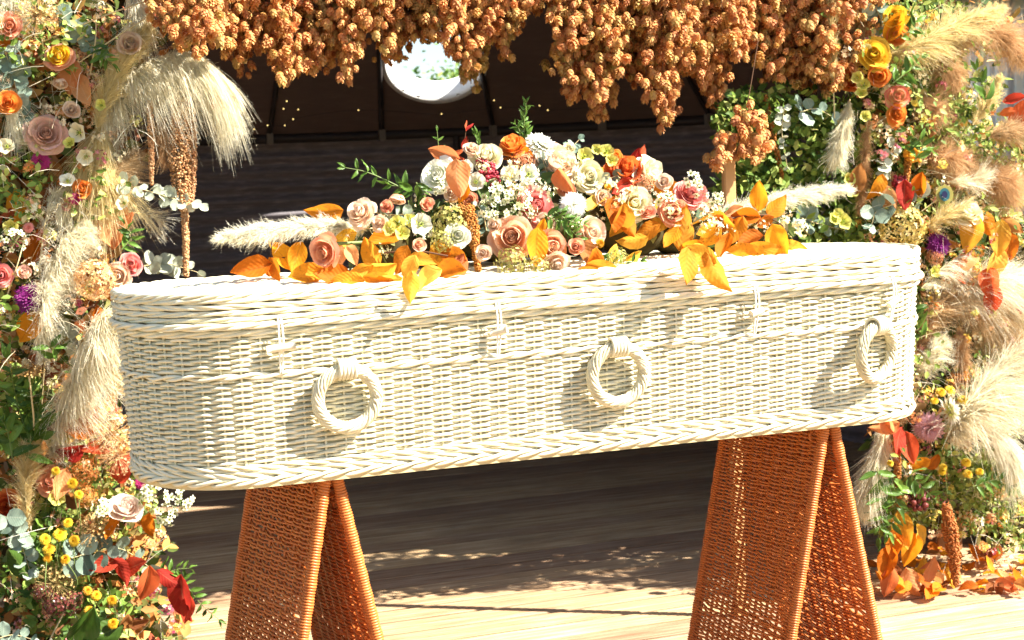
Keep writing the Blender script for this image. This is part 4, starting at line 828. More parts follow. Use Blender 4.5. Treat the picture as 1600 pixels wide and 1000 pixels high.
# ------------------------------------------------------------------ hops hanging along the top
def hopcone(seed):
    V = []; F = []; pv = []; rn = []; r2 = np.random.default_rng(seed)
    for tier in range(5):
        t = tier/4; z = .40-.80*t; r0 = .10+.17*math.sin(math.pi*(.18+.74*t)); n = 5 if tier < 4 else 4
        for k in range(n):
            a = k*2*math.pi/n+tier*.63+r2.normal(0, .1); o = len(V); c, s = math.cos(a), math.sin(a); L = .36*r2.uniform(.85, 1.2); w = .20; fl = (.46-.20*t)*r2.uniform(.6, 1.4)
            P = [(r0*.6, -w*.55, z+.08), (r0*.6, w*.55, z+.08), (r0+.13, -w, z-.10), (r0+.17, 0, z-.08), (r0+.13, w, z-.10), (r0+fl*.75, 0, z-L)]
            V += [(x*c-y*s, x*s+y*c, zz) for x, y, zz in P]; F += [(o, o+2, o+3), (o, o+3, o+1), (o+1, o+3, o+4), (o+2, o+5, o+3), (o+3, o+5, o+4)]; pv += [0, 0, .5, .5, .5, 1]; rn += [r2.random()]*6
    return mesh('hop_cone', np.array(V), np.array(F), M['hop'], {'pv': pv, 'rnd': rn}, smooth=True)
HOPS = [hopcone(q) for q in range(4)]
def bottom(px):
    return float(np.interp(px, [225, 262, 300, 350, 378, 392, 420, 450, 470, 500, 530, 548, 562, 585, 602, 628, 645, 690, 720, 737, 752, 775, 790, 805, 828, 850, 872, 886, 893, 905, 925, 940, 952, 965, 1000, 1020, 1042, 1062, 1085, 1112, 1128, 1160, 1200, 1250, 1300, 1345, 1380],
                           [20, 60, 92, 100, 122, 85, 98, 140, 118, 126, 112, 132, 85, 50, 104, 100, 62, 88, 108, 142, 120, 70, 102, 50, 28, 42, 66, 110, 165, 120, 170, 190, 120, 112, 150, 128, 202, 110, 122, 176, 110, 128, 135, 146, 155, 110, 40]))
HOP_VF = []
for me in HOPS:
    v = np.zeros(len(me.vertices)*3, np.float32); me.vertices.foreach_get('co', v); HOP_VF.append((v.reshape(-1, 3).astype(float), np.array([p.vertices[:] for p in me.polygons]), [a.value for a in me.attributes['pv'].data], [a.value for a in me.attributes['rnd'].data]))
def hopcones(root, items):
    """items: (place, 3x3, size, kind); the 280 nearest the viewer are parts, the rest one part"""
    items.sort(key=lambda q: (q[0]-CAM) @ FW + (5 if (q[0]-CAM) @ UP/((q[0]-CAM) @ FW) > 512/FPX else 0)); b = Bag()
    for p, R3, sz, k in items[:280]: obj('hop_cone', HOPS[k], root, X(p, R3, sz))
    for p, R3, sz, k in items[280:]:
        v, f, pv, rn = HOP_VF[k]; b.add((v*sz) @ R3.T+p, f, pv=pv, rnd=rn)
    if b.n: obj('hop_cones', b.build('hop_cones', M['hop']), root, kind='stuff')
def hopbine(x0, x1, label, n_str, extra=()):
    root = obj('hop_bine', None, label=label, cat='hop bine', group='dried hop bines along the top of the arch'); b = Bag(); items = []
    n_str = int(n_str*1.5); strands = [(x0+(x1-x0)*(i+.5)/n_str+random.uniform(-6, 6), None) for i in range(n_str)]+list(extra)
    for (x, yt) in strands:
        ex_ = yt is not None; Y = AY-.16+random.uniform(0, .26); yt = bottom(x)-random.choice((8, 14, 26, 50)) if yt is None else yt-5; top = -100
        pth = [(x+random.uniform(-10, 10), top), (x+random.uniform(-9, 9), (top+yt)/2), (x, yt-8)]; C = curve([W(p[0], p[1], Y) for p in pth], 12); b.tube(C, .0012, 4); m = mpp(C[0])
        y = yt-6.
        while y > top:
            for q in range(2 if y > yt-22 else 3):
                xx = x+random.gauss(0, 8 if y > yt-30 else 14); yy = y+random.uniform(-6, 6)
                if yy > bottom(min(max(xx, 230), 1375))+5 and not ex_: continue
                p = W(xx, yy, Y+random.uniform(-.09, .09)); dn = unit(np.array([0, 0, 1.])+rng.normal(0, .4, 3))
                items.append((np.asarray(p), basisZ(dn, random.uniform(0, 6)), 12.8*m*random.uniform(.6, 1.25), random.randrange(4)))
            y -= 6.6
    hopcones(root, items); obj('stem', b.build('stem', M['twig']), root, kind='stuff')
for x0, x1, lab, n, ex in ((225, 300, 'amber hop bine starting above the drooping pampas plume', 5, ()), (300, 392, 'amber hop bine with a single cone tip beside the pampas plume', 7, ((378, 124), (374, 110))), (392, 500, 'amber hop bine hanging in a long point left of the porthole', 8, ((450, 142), (442, 120))), (500, 580, 'amber hop bine just before the porthole edge', 6, ((546, 134),)),
                           (580, 650, 'small hop cluster crossing the upper edge of the porthole', 5, ((604, 105), (626, 106), (600, 90))), (650, 760, 'amber hop bine hanging over the porthole', 9, ((736, 144), (728, 125), (742, 110))), (760, 830, 'amber hop bine right after the porthole with a stubby tip', 6, ((788, 104),)), (830, 915, 'amber hop bine over the dark roof gap, ending in a narrow strand', 7, ((892, 172), (888, 150), (898, 125))),
                           (915, 975, 'hop bine with a narrow tip above the spider chrysanthemum', 5, ((938, 194), (930, 175), (945, 150))), (975, 1065, 'hop bine whose tip hangs lowest over the dark wall', 7, ((1042, 207), (1035, 180), (1010, 160))), (1065, 1135, 'hop bine ending above the pale timber post', 6, ((1112, 180), (1105, 160))), (1135, 1230, 'broad hop bine above the green vine leaves', 7, ()), (1230, 1310, 'hop bine beside the golden upright grass plume', 6, ((1262, 150),)), (1310, 1378, 'last hop bine beside the yellow rose', 4, ())):
    hopbine(x0, x1, lab, n, ex)
lo = obj('hop_bine', None, label='low bunch of hop cones hanging in front of the pale timber post', cat='hop bine', group='dried hop bines along the top of the arch'); b = Bag(); b.tube(curve([W(1185, 60, .70), W(1170, 150, .66), W(1150, 240, .64)], 14), .0014, 4); obj('stem', b.build('stem', M['twig']), lo)
for _ in range(90):
    a = random.uniform(0, 6.28); r = math.sqrt(random.random()); xx, yy = random.choice(((1140, 232), (1165, 205), (1180, 225), (1125, 235), (1170, 185))); p = W(xx+26*r*math.cos(a), yy+26*r*math.sin(a), .60+random.uniform(0, .10))
    obj('hop_cone', random.choice(HOPS), lo, X(p, basisZ(unit(np.array([0, 0, 1.])+rng.normal(0, .4, 3)), random.uniform(0, 6)), 14.5*mpp(p)*random.uniform(.75, 1.1)))
# ------------------------------------------------------------------ the column of flowers beside the coffin's near end
LY = 1.03; RY = .80
def PL(pts, L, n, mat, label, Y=LY, **kw): plume(pts, Y, L, n, mat, label=label, cat='pampas grass' if 'name' not in kw else 'grass', **kw)
PL([(150, 235, .05), (185, 140, 0), (240, 95, -.04), (300, 85, -.06), (344, 118, -.07)], 70, 3800, 'pampas', 'big arching cream pampas plume drooping towards the hops', amin=10, amax=42, droop=1.25, bias=(.1, -.5, .2), stem=[(120, 330, .1)], tipf=.75, wild=.10)
PL([(150, 200), (165, 150), (195, 90), (228, 48)], 48, 2600, 'pampas_gold', 'golden pointed pampas tip standing above the arching plume', amin=8, amax=35, droop=.1, Y=LY-.05)
PL([(160, 190), (150, 230), (165, 290)], 100, 2200, 'pampas_gold', 'yellowish pampas hanging straight down under the arching plume', amin=10, amax=40, droop=.5, Y=LY-.01)
PL([(70, 560, .04), (66, 480), (82, 420), (105, 375), (128, 352)], 62, 4600, 'pampas', 'thick cream pampas plume rising beside the dried orange hydrangea', Y=LY-.06, amin=8, amax=36, droop=.8, bias=(.35, -.2, .1), stem=[(60, 700, .08)], wild=.10)
PL([(122, 375), (140, 322), (165, 280), (205, 240)], 64, 2600, 'pampas_tan', 'tan pampas plume slanting up beneath the eucalyptus branch', Y=LY, amin=12, amax=45, droop=.35, bias=(.4, -.2, 0))
PL([(60, 430), (72, 340), (88, 300), (101, 338)], 44, 420, 'pampas_white', 'thin white grass head nodding beside the magenta flower', Y=LY-.04, droop=.8)
PL([(78, 715, .04), (100, 640), (125, 560), (155, 500), (186, 488)], 80, 5000, 'pampas', 'golden pampas plume leaning against the rounded coffin end', Y=LY-.10, amin=12, amax=50, droop=.7, bias=(.4, -.2, 0))
PL([(160, 490), (178, 520), (185, 570)], 60, 1800, 'pampas_gold', 'short golden pampas hanging behind the coffin edge', Y=LY-.05, amin=10, amax=40, droop=.5)
PL([(44, 830), (40, 770), (44, 725), (50, 698)], 40, 1900, 'pampas_gold', 'small upright golden plume above the yellow button flowers', Y=LY-.12, amin=8, amax=38, droop=.1)
PL([(200, -20), (214, 10), (216, 40)], 50, 900, 'pampas_white', 'pale grass hanging from the top beam beside the hops', Y=LY, droop=.6)
PL([(-30, 150), (0, 142), (22, 165), (30, 190)], 50, 900, 'pampas', 'pale grass arching in from the frame edge above the big rose', Y=LY-.03, droop=.8)
PL([(10, 60), (18, 20), (14, -20)], 60, 800, 'pampas_white', 'white grass wisps beside the brown allium head', Y=LY-.03, droop=.7)
PL([(250, 180), (256, 210), (262, 250)], 34, 1500, 'bronze', 'soft brown grass tassel beside the hanging amaranthus', Y=LY-.02, name='grass_tassel', droop=.2)
PL([(330, 158), (345, 155), (358, 148)], 20, 260, 'bronze', 'small fluffy seed head at the tip of the arching plume', Y=LY-.1, name='grass_tassel', amin=30, amax=85, droop=0)
PL([(195, 330), (225, 335), (255, 345)], 46, 130, 'pampas_white', 'sparse dark grass hairs below the eucalyptus branch', Y=LY, name='grass_tassel', amin=20, amax=50, droop=.2)
for pts, w, n, lab, pr in (([(285, 155), (282, 230), (284, 300), (288, 330)], 34, 2600, 'thick pinkish amaranthus tassel hanging in front of the dark wall', None), ([(288, 300), (290, 370), (291, 432)], 11, 1100, 'long thin end of amaranthus reaching down to the lid', [(0, 1), (1, .6)]), ([(300, 170), (302, 250), (299, 328)], 12, 900, 'narrow amaranthus rope beside the thick tassel', None),
                           ([(234, 160), (236, 220), (237, 290)], 9, 700, 'thin amaranthus rope beneath the arching plume', None), ([(272, 150), (275, 200), (271, 240)], 12, 700, 'short amaranthus rope near the brown grass tassel', None)):
    rope(pts, LY-.04, w, n, 'amaranth', prof=pr, label=lab, cat='amaranthus', group='hanging amaranthus')
eucalyptus([(92, 30), (120, 48), (140, 68), (158, 78)], LY-.05, 9, 28, 'euc', label='blue-grey eucalyptus twig above the peach rosebud', cat='eucalyptus'); eucalyptus([(8, 80), (18, 110), (28, 150), (38, 185)], LY-.05, 13, 34, 'euc', label='blue-grey eucalyptus hanging above the big pink rose', cat='eucalyptus')
eucalyptus([(188, 285), (230, 298), (270, 310), (312, 322)], LY-.06, 13, 18, 'euc_pale', label='pale eucalyptus branch crossing the amaranthus', cat='eucalyptus', taper=.1); eucalyptus([(225, 415), (260, 412), (308, 425)], LY, 9, 22, 'euc_pale', label='pale eucalyptus branch low behind the lid', cat='eucalyptus', taper=.2)
eucalyptus([(10, 808), (28, 830), (38, 865), (46, 890)], LY-.13, 10, 30, 'euc', label='grey eucalyptus beside the small upright golden plume', cat='eucalyptus'); eucalyptus([(112, 872), (150, 862), (190, 858), (232, 885)], LY-.14, 9, 32, 'euc', label='grey eucalyptus lying over the red leaves', cat='eucalyptus'); eucalyptus([(-10, 1000), (20, 992), (48, 998)], LY-.15, 5, 30, 'euc', label='grey eucalyptus at the foot of the near column', cat='eucalyptus'); eucalyptus([(95, 515), (110, 535), (118, 560)], LY-.06, 6, 28, 'euc_pale', label='pale eucalyptus beneath the thick cream plume', cat='eucalyptus')
def RO(px, py, dm, col, f, lab, Y=None, op=1, col2=None, **kw):
    if px < 345 and py < 500: dm *= .84
    if Y is None: Y = LY-.08 if px < 800 else RY-.12
    p, r = FLW(px, py, dm, Y); return rose(p-D(*f)*r*.4, D(*f), r, col, None, op, col2=col2, label=lab, cat='rose', **kw)
RO(72, 208, 80, 'dustpink', (.3, .1, 1), 'large dusty pink open rose on the near column'); RO(92, 86, 52, 'yellow', (.2, .3, 1), 'peach and red rosebud below the eucalyptus twig', col2='coral'); RO(203, 68, 52, 'palepeach', (.2, .2, 1), 'pale pink rose next to the golden pampas tip', op=.8)
RO(40, 428, 44, 'dustpink', (0, .5, .8), 'dried dusty pink rosebud above the purple dahlia', op=.5); RO(205, 412, 40, 'pink', (.2, .2, 1), 'small pink rose by the corner of the lid'); RO(182, 432, 50, 'palepeach', (.1, .1, 1), 'pale peach rose tucked behind the lid rim'); RO(2, 430, 46, 'pink', (.3, 0, 1), 'pink rose cut off by the frame edge', op=.8)
RO(80, 752, 52, 'coral', (-.1, .3, 1), 'orange-red rose above the yellow buttons'); RO(12, 160, 44, 'orange', (.3, 0, 1), 'orange rose beside the frame edge'); RO(112, 172, 34, 'palepeach', (.2, .2, 1), 'tiny pale rose between the two big plumes', op=.7); RO(10, 790, 50, 'redorange', (.2, .2, 1), 'red-orange rose low beside the frame edge'); RO(35, 205, 42, 'cream', (-.2, .2, 1), 'pale yellow flower beside the large dusty rose', Y=LY-.05)
RO(128, 295, 40, 'orange', (0, .2, 1), 'orange rosebud under the slanting tan plume', op=.8); RO(15, 40, 46, 'coral', (.3, 0, 1), 'coral flower under the brown allium head', op=.8); RO(95, 130, 40, 'palepeach', (0, -.8, .5), 'white and peach bell flower hanging under the rosebud', op=.5)
p, r = FLW(197, 798, 58, LY-.14); rose(p, D(.1, .75, .6), r, 'protea', None, .8, name='protea', label='white and pink protea above the grey eucalyptus', cat='protea')
def HD(me, px, py, dm, col, nm, lab, f=(.15, .15, 1), Y=LY-.08, fl=.85, cat=None, stem=None, **kw):
    p, r = FLW(px, py, dm, Y); o = head(me, p-D(*f)*r*.3, D(*f), r, col, nm, None, fl, label=lab, cat=cat or nm.replace('_', ' '), **kw)
    if stem: stalk(p-D(*f)*r*.3, stem, Y, o, .0012 if nm == 'button_flower' else .0024, 'stem_green' if nm == 'button_flower' else 'stem')
    return o
HD(H_HYD, 148, 435, 66, 'hydr_orange', 'hydrangea_head', 'dried orange hydrangea head beside the thick cream plume', Y=LY-.12)
HD(H_ALL, 56, 20, 78, 'allium', 'allium_head', 'brown allium head at the top corner', stem=(60, 90)); HD(H_ALLHALF, 45, 580, 52, 'allium', 'allium_head', 'half-dome allium head on a straight stalk above the green leaves', f=(0, 1, .15), stem=(50, 715), Y=LY-.12); HD(H_ALL, 170, 678, 84, 'allium', 'allium_head', 'starburst allium head by the coffin foot', Y=LY-.13, stem=(160, 760)); HD(H_ALL, 182, 712, 66, 'hydr_orange', 'allium_head', 'pale tan allium head under the starburst one', Y=LY-.14)
HD(H_ALL, 85, 912, 72, 'allium_olive', 'allium_head', 'olive allium head low in the column', Y=LY-.15, stem=(78, 1000)); HD(H_ALL, 145, 830, 62, 'allium', 'allium_head', 'reddish allium head beside the protea', Y=LY-.14, stem=(118, 900)); HD(H_ALL, 130, 600, 50, 'allium', 'allium_head', 'small allium behind the golden leaning plume', Y=LY-.02)
HD(H_DAHLIA, 46, 465, 60, 'purple', 'dahlia', 'dark purple dahlia under the dried rosebud'); HD(H_DAHLIA, 62, 250, 36, 'magenta', 'dahlia', 'magenta flower head under the large dusty rose'); HD(H_DAHLIA, 120, 313, 26, 'magenta', 'dahlia', 'small magenta flower by the tan plume', f=(.5, -.5, .6)); HD(H_DAHLIA, 44, 355, 20, 'pink', 'dahlia', 'tiny pink flower beside the thin white grass'); HD(H_DAHLIA, 220, 755, 24, 'magenta', 'dahlia', 'magenta flower under the coffin end')
HD(H_SED, 85, 945, 46, 'berry', 'sedum_head', 'dark red sedum under the olive allium', Y=LY-.15); HD(H_SED, 66, 925, 34, 'berry', 'sedum_head', 'small dark red sedum beside the olive allium stalk', Y=LY-.15); HD(H_SED, 112, 940, 40, 'berry', 'sedum_head', 'wine red sedum beside the amber buttons', Y=LY-.14)
HD(H_CEL, 128, 735, 56, 'amaranth_rust', 'celosia_head', 'rusty plumed celosia under the allium heads', Y=LY-.12); HD(H_CEL, 135, 775, 40, 'amaranth_rust', 'celosia_head', 'rust brown celosia above the reddish allium', Y=LY-.12)
for i, (px, py, dm, c) in enumerate(((75, 855, 25, 0), (92, 832, 27, 0), (113, 845, 23, 0), (70, 842, 22, 0), (100, 872, 20, 1), (72, 872, 18, 1), (104, 815, 20, 0), (137, 922, 18, 1), (150, 929, 20, 1), (140, 952, 20, 1), (150, 980, 16, 1), (173, 938, 20, 1), (175, 972, 22, 1), (110, 755, 22, 0), (122, 772, 18, 0), (85, 735, 18, 0))):
    HD(H_POM, px, py, dm, 'amberbtn' if c else 'yellowbtn', 'button_flower', 'amber button flower low among the green leaves by the red foliage' if c else 'yellow button flower in the clump beside the small upright plume', Y=LY-.17, fl=.7, stem=(px+random.uniform(-10, 10), py+70), f=(random.uniform(-.3, .4), random.uniform(.1, .8), 1), group='amber button flowers' if c else 'yellow button flowers')
def LI(px, py, dm, col, lab, Y=LY-.09, n=5, nm='lisianthus', group=None):
    p, r = FLW(px, py, dm, Y); lisianthus(p, D(random.uniform(-.4, .5), random.uniform(-.2, .5), 1), r, col, None, nm, n, label=lab, cat=nm, group=group)
NL = ['beside the tiny pale rose', 'under the arching plume base', 'at the start of the pale eucalyptus', 'above the orange rosebud', 'on the arching plume root', 'beside the wax flowers at the frame edge', 'beneath the arching grass at the frame edge', 'right of the large dusty rose', 'under the golden leaning plume', 'next to the straw stalk by the rust leaf', 'beneath the orange-red rose']
for px, py, dm, c in ((125, 207, 30, 'cream'), (135, 245, 26, 'cream'), (195, 318, 24, 'cream'), (106, 284, 24, 'white'), (160, 165, 20, 'limecup'), (20, 355, 26, 'limecup'), (12, 230, 26, 'cream'), (110, 225, 20, 'limecup'), (80, 690, 22, 'cream'), (100, 685, 20, 'limecup'), (90, 775, 26, 'limecup')): LI(px, py, dm, c, 'small pale cup flower '+NL.pop(0), nm='hellebore', group='pale cup flowers of the near column')
for px, py, rp, n, lab in ((240, 778, 30, 24, 'cluster of white wax flowers under the coffin end'), (284, 782, 22, 16, 'outermost white wax flowers reaching towards the trestle'), (160, 800, 20, 14, 'white wax flowers beside the protea'), (262, 805, 18, 12, 'white wax flowers above the orange drooping leaf'), (20, 375, 22, 14, 'white wax flowers beside the frame edge')):
    p = W(px, py, LY-.16); waxsprig(p, basisZ(D(.3, .2, 1)), rp*mpp(p), n, None, fl=6.5*mpp(p), label=lab, cat='wax flower')
def LF(px, py, L, a, mat, lab, Y=LY-.12, group=None, nm='autumn_leaf', **kw): leaf(px, py, L, a, mat, Y, None, name=nm, label=lab, cat='leaf', group=group, **kw)
for row in ((178, 345, 92, 95, 'leaf_salmon', 'big crumpled orange leaf beneath the pale eucalyptus', LY-.02), (192, 360, 70, 60, 'leaf_salmon', 'smaller orange leaf crossing the big crumpled one', LY-.03), (45, 512, 70, 230, 'beech_orange', 'long orange leaf beside the thick plume stem', LY-.1), (150, 500, 52, 100, 'beech_orange', 'orange leaf behind the dried hydrangea', LY-.05), (175, 452, 60, 280, 'beech_orange', 'orange leaf against the coffin rim', LY-.04), (25, 75, 60, 340, 'beech_orange', 'orange leaf behind the hanging eucalyptus', LY-.02), (40, 100, 54, 20, 'leaf_brown', 'brown leaf under the first orange leaf', LY-.01),
            (230, 912, 58, 262, 'leaf_red', 'large red leaf hanging over the deck', LY-.16), (285, 935, 74, 275, 'leaf_red', 'outermost long red leaf hanging over the deck', LY-.17), (262, 905, 46, 320, 'leaf_red', 'red leaf between the two long hanging ones', LY-.16), (190, 893, 48, 300, 'leaf_red', 'red leaf beneath the lying eucalyptus', LY-.15), (165, 880, 50, 200, 'leaf_red', 'small dark red leaf by the reddish allium', LY-.13), (210, 885, 54, 20, 'leaf_red', 'bright red leaf tip above the large red one', LY-.15), (296, 952, 44, 268, 'leaf_red', 'narrow red leaf beside the outermost long one', LY-.17),
            (234, 822, 44, 268, 'beech_orange', 'orange leaf drooping beneath the white wax flowers', LY-.15), (183, 825, 42, 265, 'beech_orange', 'orange leaf under the protea', LY-.14), (120, 672, 56, 170, 'beech_orange', 'orange leaf left of the starburst allium', LY-.1), (140, 655, 50, 40, 'leaf_red', 'rust red leaf above the starburst allium', LY-.1), (110, 705, 52, 200, 'leaf_red', 'rust leaf under the golden leaning plume', LY-.1), (155, 705, 46, 200, 'leaf_red', 'rust leaf between the allium heads', LY-.1), (195, 730, 60, 60, 'leaf_red', 'red leaf pressed against the coffin foot', LY-.1), (200, 550, 60, 280, 'leaf_brown', 'brown leaf behind the coffin edge', LY+.02),
            (95, 755, 50, 250, 'leaf_salmon', 'salmon leaf beneath the orange-red rose', LY-.13), (130, 980, 80, 240, 'green', 'large green leaf at the foot of the column', LY-.17), (160, 990, 70, 200, 'green', 'second large green leaf at the foot', LY-.16), (195, 975, 36, 250, 'leaf_brown', 'round brown leaf beside the amber buttons', LY-.16), (215, 970, 34, 20, 'leaf_brown', 'brown leaf on the outer edge above the deck', LY-.16), (30, 880, 60, 120, 'green', 'broad green leaf beside the grey eucalyptus', LY-.14), (70, 320, 70, 80, 'leaf_brown', 'broad brown leaf behind the thin white grass', LY+.02), (25, 320, 70, 100, 'beech_orange', 'orange brown leaf by the frame edge', LY+.02), (55, 385, 60, 70, 'beech_orange', 'orange leaf above the dried rosebud', LY+.02), (110, 120, 60, 260, 'leaf_salmon', 'salmon leaf hanging beneath the rosebud', LY-.05), (130, 140, 60, 300, 'leaf_salmon', 'pale salmon leaf beside the arching plume', LY-.05)):
    LF(*row[:6], Y=row[6])
for pts, n, ll, lab in (([(50, 700), (30, 640), (12, 560)], 9, 52, 'green ruscus branch rising beside the half-dome allium'), ([(55, 690), (60, 640), (40, 610)], 6, 48, 'green ruscus twig crossing the allium stalk'), ([(20, 720), (10, 670), (-10, 640)], 6, 50, 'green ruscus cut off by the frame edge'), ([(40, 720), (55, 670), (60, 640)], 5, 44, 'short green ruscus under the allium'), ([(255, 890), (290, 915), (315, 945), (342, 968)], 9, 26, 'trailing green sprig hanging over the lit deck'), ([(250, 900), (275, 890), (295, 888)], 5, 28, 'short green sprig above the outermost red leaf'), ([(170, 75), (160, 85), (175, 100)], 5, 34, 'green sprig behind the golden pampas tip'), ([(190, 390), (205, 370), (195, 350)], 6, 30, 'curly green sprig beneath the crumpled orange leaf'), ([(90, 560), (78, 540), (100, 560)], 4, 34, 'green leaves at the base of the thick plume')):
    sprig(pts, LY-.14, n, ll, 'green', label=lab, cat='ruscus')
STK = ('the brown allium head', 'the peach rosebud', 'the thin white grass', 'the white wax flowers by the frame edge', 'the eucalyptus twig', 'the reddish allium', 'the protea')
for k, (a, b_) in enumerate((((60, 68), (262, -10)), ((120, 100), (262, 8)), ((5, 480), (45, 345)), ((10, 400), (40, 350)), ((150, 20), (140, 120)), ((120, 905), (150, 790)), ((200, 850), (235, 800)))):
    obj('straw_stalk', tube('stem', curve([W(a[0], a[1], LY-.05), W((a[0]+b_[0])/2+4, (a[1]+b_[1])/2-5, LY-.08), W(b_[0], b_[1], LY-.05)], 14), .0018, M['stem'], 5), label='bare straw-coloured stalk passing beside '+STK[k], cat='stalk', group='bare straw stalks of the near column')

# ------------------------------------------------------------------ the column beyond the far end
RY = .80
PL([(1385, 85), (1430, 72), (1480, 45), (1560, 12)], 52, 3400, 'pampas_gold', 'golden plume sweeping up towards the top corner', Y=RY-.08, amin=12, amax=45, droop=.25, bias=(-.2, -.3, .1)); PL([(1302, 130), (1302, 70), (1300, 20), (1298, -20)], 26, 1500, 'pampas_gold', 'upright golden plume in front of the last hops', Y=RY-.06, amin=5, amax=25, droop=0, stem=[(1304, 185)]); PL([(1348, -10), (1342, 40), (1337, 85)], 26, 1500, 'pampas_tan', 'hanging pale tassel between the hops and the yellow rose', Y=RY-.02, droop=.2)
PL([(1328, 155), (1320, 190), (1308, 235)], 30, 2600, 'pampas', 'blunt cream plume hanging beside the vine leaves', Y=RY-.06, amin=5, amax=30, droop=.3, tipf=.9)
BZ = dict(name='bronze_grass', amin=20, amax=85, droop=.35, width=.0008, wild=.4)
for pts, L, n, lab in (([(1490, 75), (1530, 45), (1570, 55), (1605, 100)], 62, 4200, 'big bronze grass head arching at the top corner'), ([(1470, 75), (1482, 100), (1490, 130)], 50, 3000, 'bronze grass tuft beneath the sweeping golden plume'), ([(1440, 160), (1452, 165), (1470, 175)], 44, 2600, 'bronze grass tuft above the orange berries'), ([(1450, 245), (1480, 240), (1515, 262)], 56, 4000, 'round bronze grass head above the peacock feather'), ([(1530, 265), (1560, 275), (1585, 300)], 64, 4200, 'shaggy bronze grass head next to the frame edge'), ([(1355, 190), (1350, 270), (1345, 330)], 22, 1600, 'long brown tassel hanging beside the blunt cream plume'), ([(1395, 540), (1405, 590), (1410, 650)], 42, 2400, 'brownish tuft against the coffin corner'), ([(1500, 510), (1505, 550), (1505, 590)], 26, 1600, 'bronze tassel in the pale grasses')): PL(pts, L*.56, n, 'bronze', lab, Y=RY-.05, **BZ)
PL([(1520, 195), (1540, 165), (1560, 125)], 26, 1100, 'pampas_gold', 'short golden plume pointing up beside the red leaves', Y=RY-.1, amin=10, amax=40, droop=.05); PL([(1545, 215), (1580, 200), (1640, 185)], 46, 2600, 'pampas_tan', 'tan fan of grass cut off by the frame edge', Y=RY-.1, amin=10, amax=45, droop=.25); PL([(1450, 355), (1480, 335), (1510, 330)], 50, 900, 'pampas_gold', 'golden grass fan beside the purple dahlia', Y=RY-.1, amin=10, amax=50, droop=.1); PL([(1480, 285), (1510, 285), (1535, 275)], 44, 420, 'pampas', 'sparse pale grass fan above the peacock eye', Y=RY-.1, amin=10, amax=40, droop=0)
PL([(1470, 470, .05), (1520, 440), (1570, 432), (1640, 455)], 80, 4200, 'pampas', 'wide pale pampas lying behind the red hanging leaf', Y=RY-.04, amin=15, amax=55, droop=.5); PL([(1440, 510), (1480, 470), (1540, 480), (1590, 530)], 80, 3000, 'pampas_tan', 'tan pampas arching through the middle of the column', Y=RY-.02, amin=15, amax=50, droop=.5); PL([(1480, 690, .04), (1510, 640), (1550, 590), (1610, 530)], 104, 5600, 'pampas', 'huge cream pampas fan spreading to the frame edge', Y=RY-.12, amin=12, amax=55, droop=.5, bias=(.4, -.3, 0)); PL([(1430, 590), (1450, 560), (1470, 530)], 40, 2200, 'pampas', 'short cream plume next to the coffin corner', Y=RY-.06, amin=8, amax=38)
PL([(1385, 665), (1375, 700), (1362, 745), (1350, 790)], 46, 2600, 'pampas', 'cream plume drooping under the coffin corner', Y=RY-.08, amin=10, amax=45, droop=.5); PL([(1530, 670), (1560, 680), (1585, 720)], 60, 1800, 'pampas_white', 'white wispy grass drooping over the lower greenery', Y=RY-.12, droop=.8); PL([(1440, 450), (1470, 420), (1500, 400)], 44, 260, 'pampas_white', 'thin white feathery grass beside the lid corner', Y=RY-.1, droop=.5, bias=(.3, -.4, 0)); PL([(1425, 560), (1440, 540), (1452, 505)], 36, 1200, 'bronze', 'brown brush head beside the coffin edge', Y=RY-.03, name='bronze_grass', droop=.1)
RO(1366, 84, 50, 'yellowred', (-.1, .1, 1), 'bright yellow rose with a red edge'); RO(1404, 150, 40, 'redtip', (.1, .2, 1), 'white rose with crimson petals'); RO(1400, 26, 44, 'yellow', (0, .3, 1), 'amber rose at the top of the far column', op=.8); RO(1372, 118, 40, 'orange', (0, -.3, 1), 'orange rose beneath the bright yellow one', op=.8); RO(1402, 178, 34, 'orange', (0, 0, 1), 'orange flower beneath the crimson-edged rose'); RO(1330, 125, 40, 'rust', (0, 0, 1), 'rust flower behind the green bells', op=.7, Y=RY-.03); RO(1515, 330, 46, 'cream', (.1, .5, .8), 'cream yellow flower above the amber hanging leaves'); RO(1400, 55, 40, 'orange', (0, -.3, 1), 'drooping orange flower beneath the amber rose', op=.7)
HD(H_HYD, 1414, 352, 74, 'hydr_yellow', 'hydrangea_head', 'yellow green hydrangea above the lid corner', Y=RY-.12); HD(H_DAHLIA, 1470, 380, 46, 'purple', 'dahlia', 'purple dahlia beside the hydrangea', Y=RY-.1); HD(H_DAISY, 1492, 640, 58, 'whitedahlia', 'dahlia', 'white dahlia seen from the side above the mauve flower', f=(.9, .15, -.25), Y=RY-.14); HD(H_MUM, 1455, 672, 58, 'mauve', 'chrysanthemum', 'mauve chrysanthemum under the coffin corner', f=(0, -.3, 1), Y=RY-.12); HD(H_BERRY, 1437, 778, 42, 'berry', 'berry_cluster', 'dark berry cluster in the low greenery', Y=RY-.12); HD(H_BERRY, 1430, 238, 32, 'berry_orange', 'berry_cluster', 'cluster of orange berries above the amber leaf', Y=RY-.1); HD(H_BERRY, 1408, 285, 26, 'berry_pink', 'berry_cluster', 'burgundy berries beside the red-orange leaves', Y=RY-.09); HD(H_CEL, 1462, 400, 30, 'hydr_salmon', 'celosia_head', 'salmon celosia beneath the purple dahlia', Y=RY-.09); HD(H_CEL, 1500, 600, 44, 'amaranth_rust', 'celosia_head', 'reddish brown celosia behind the yellow buttons', Y=RY-.06)
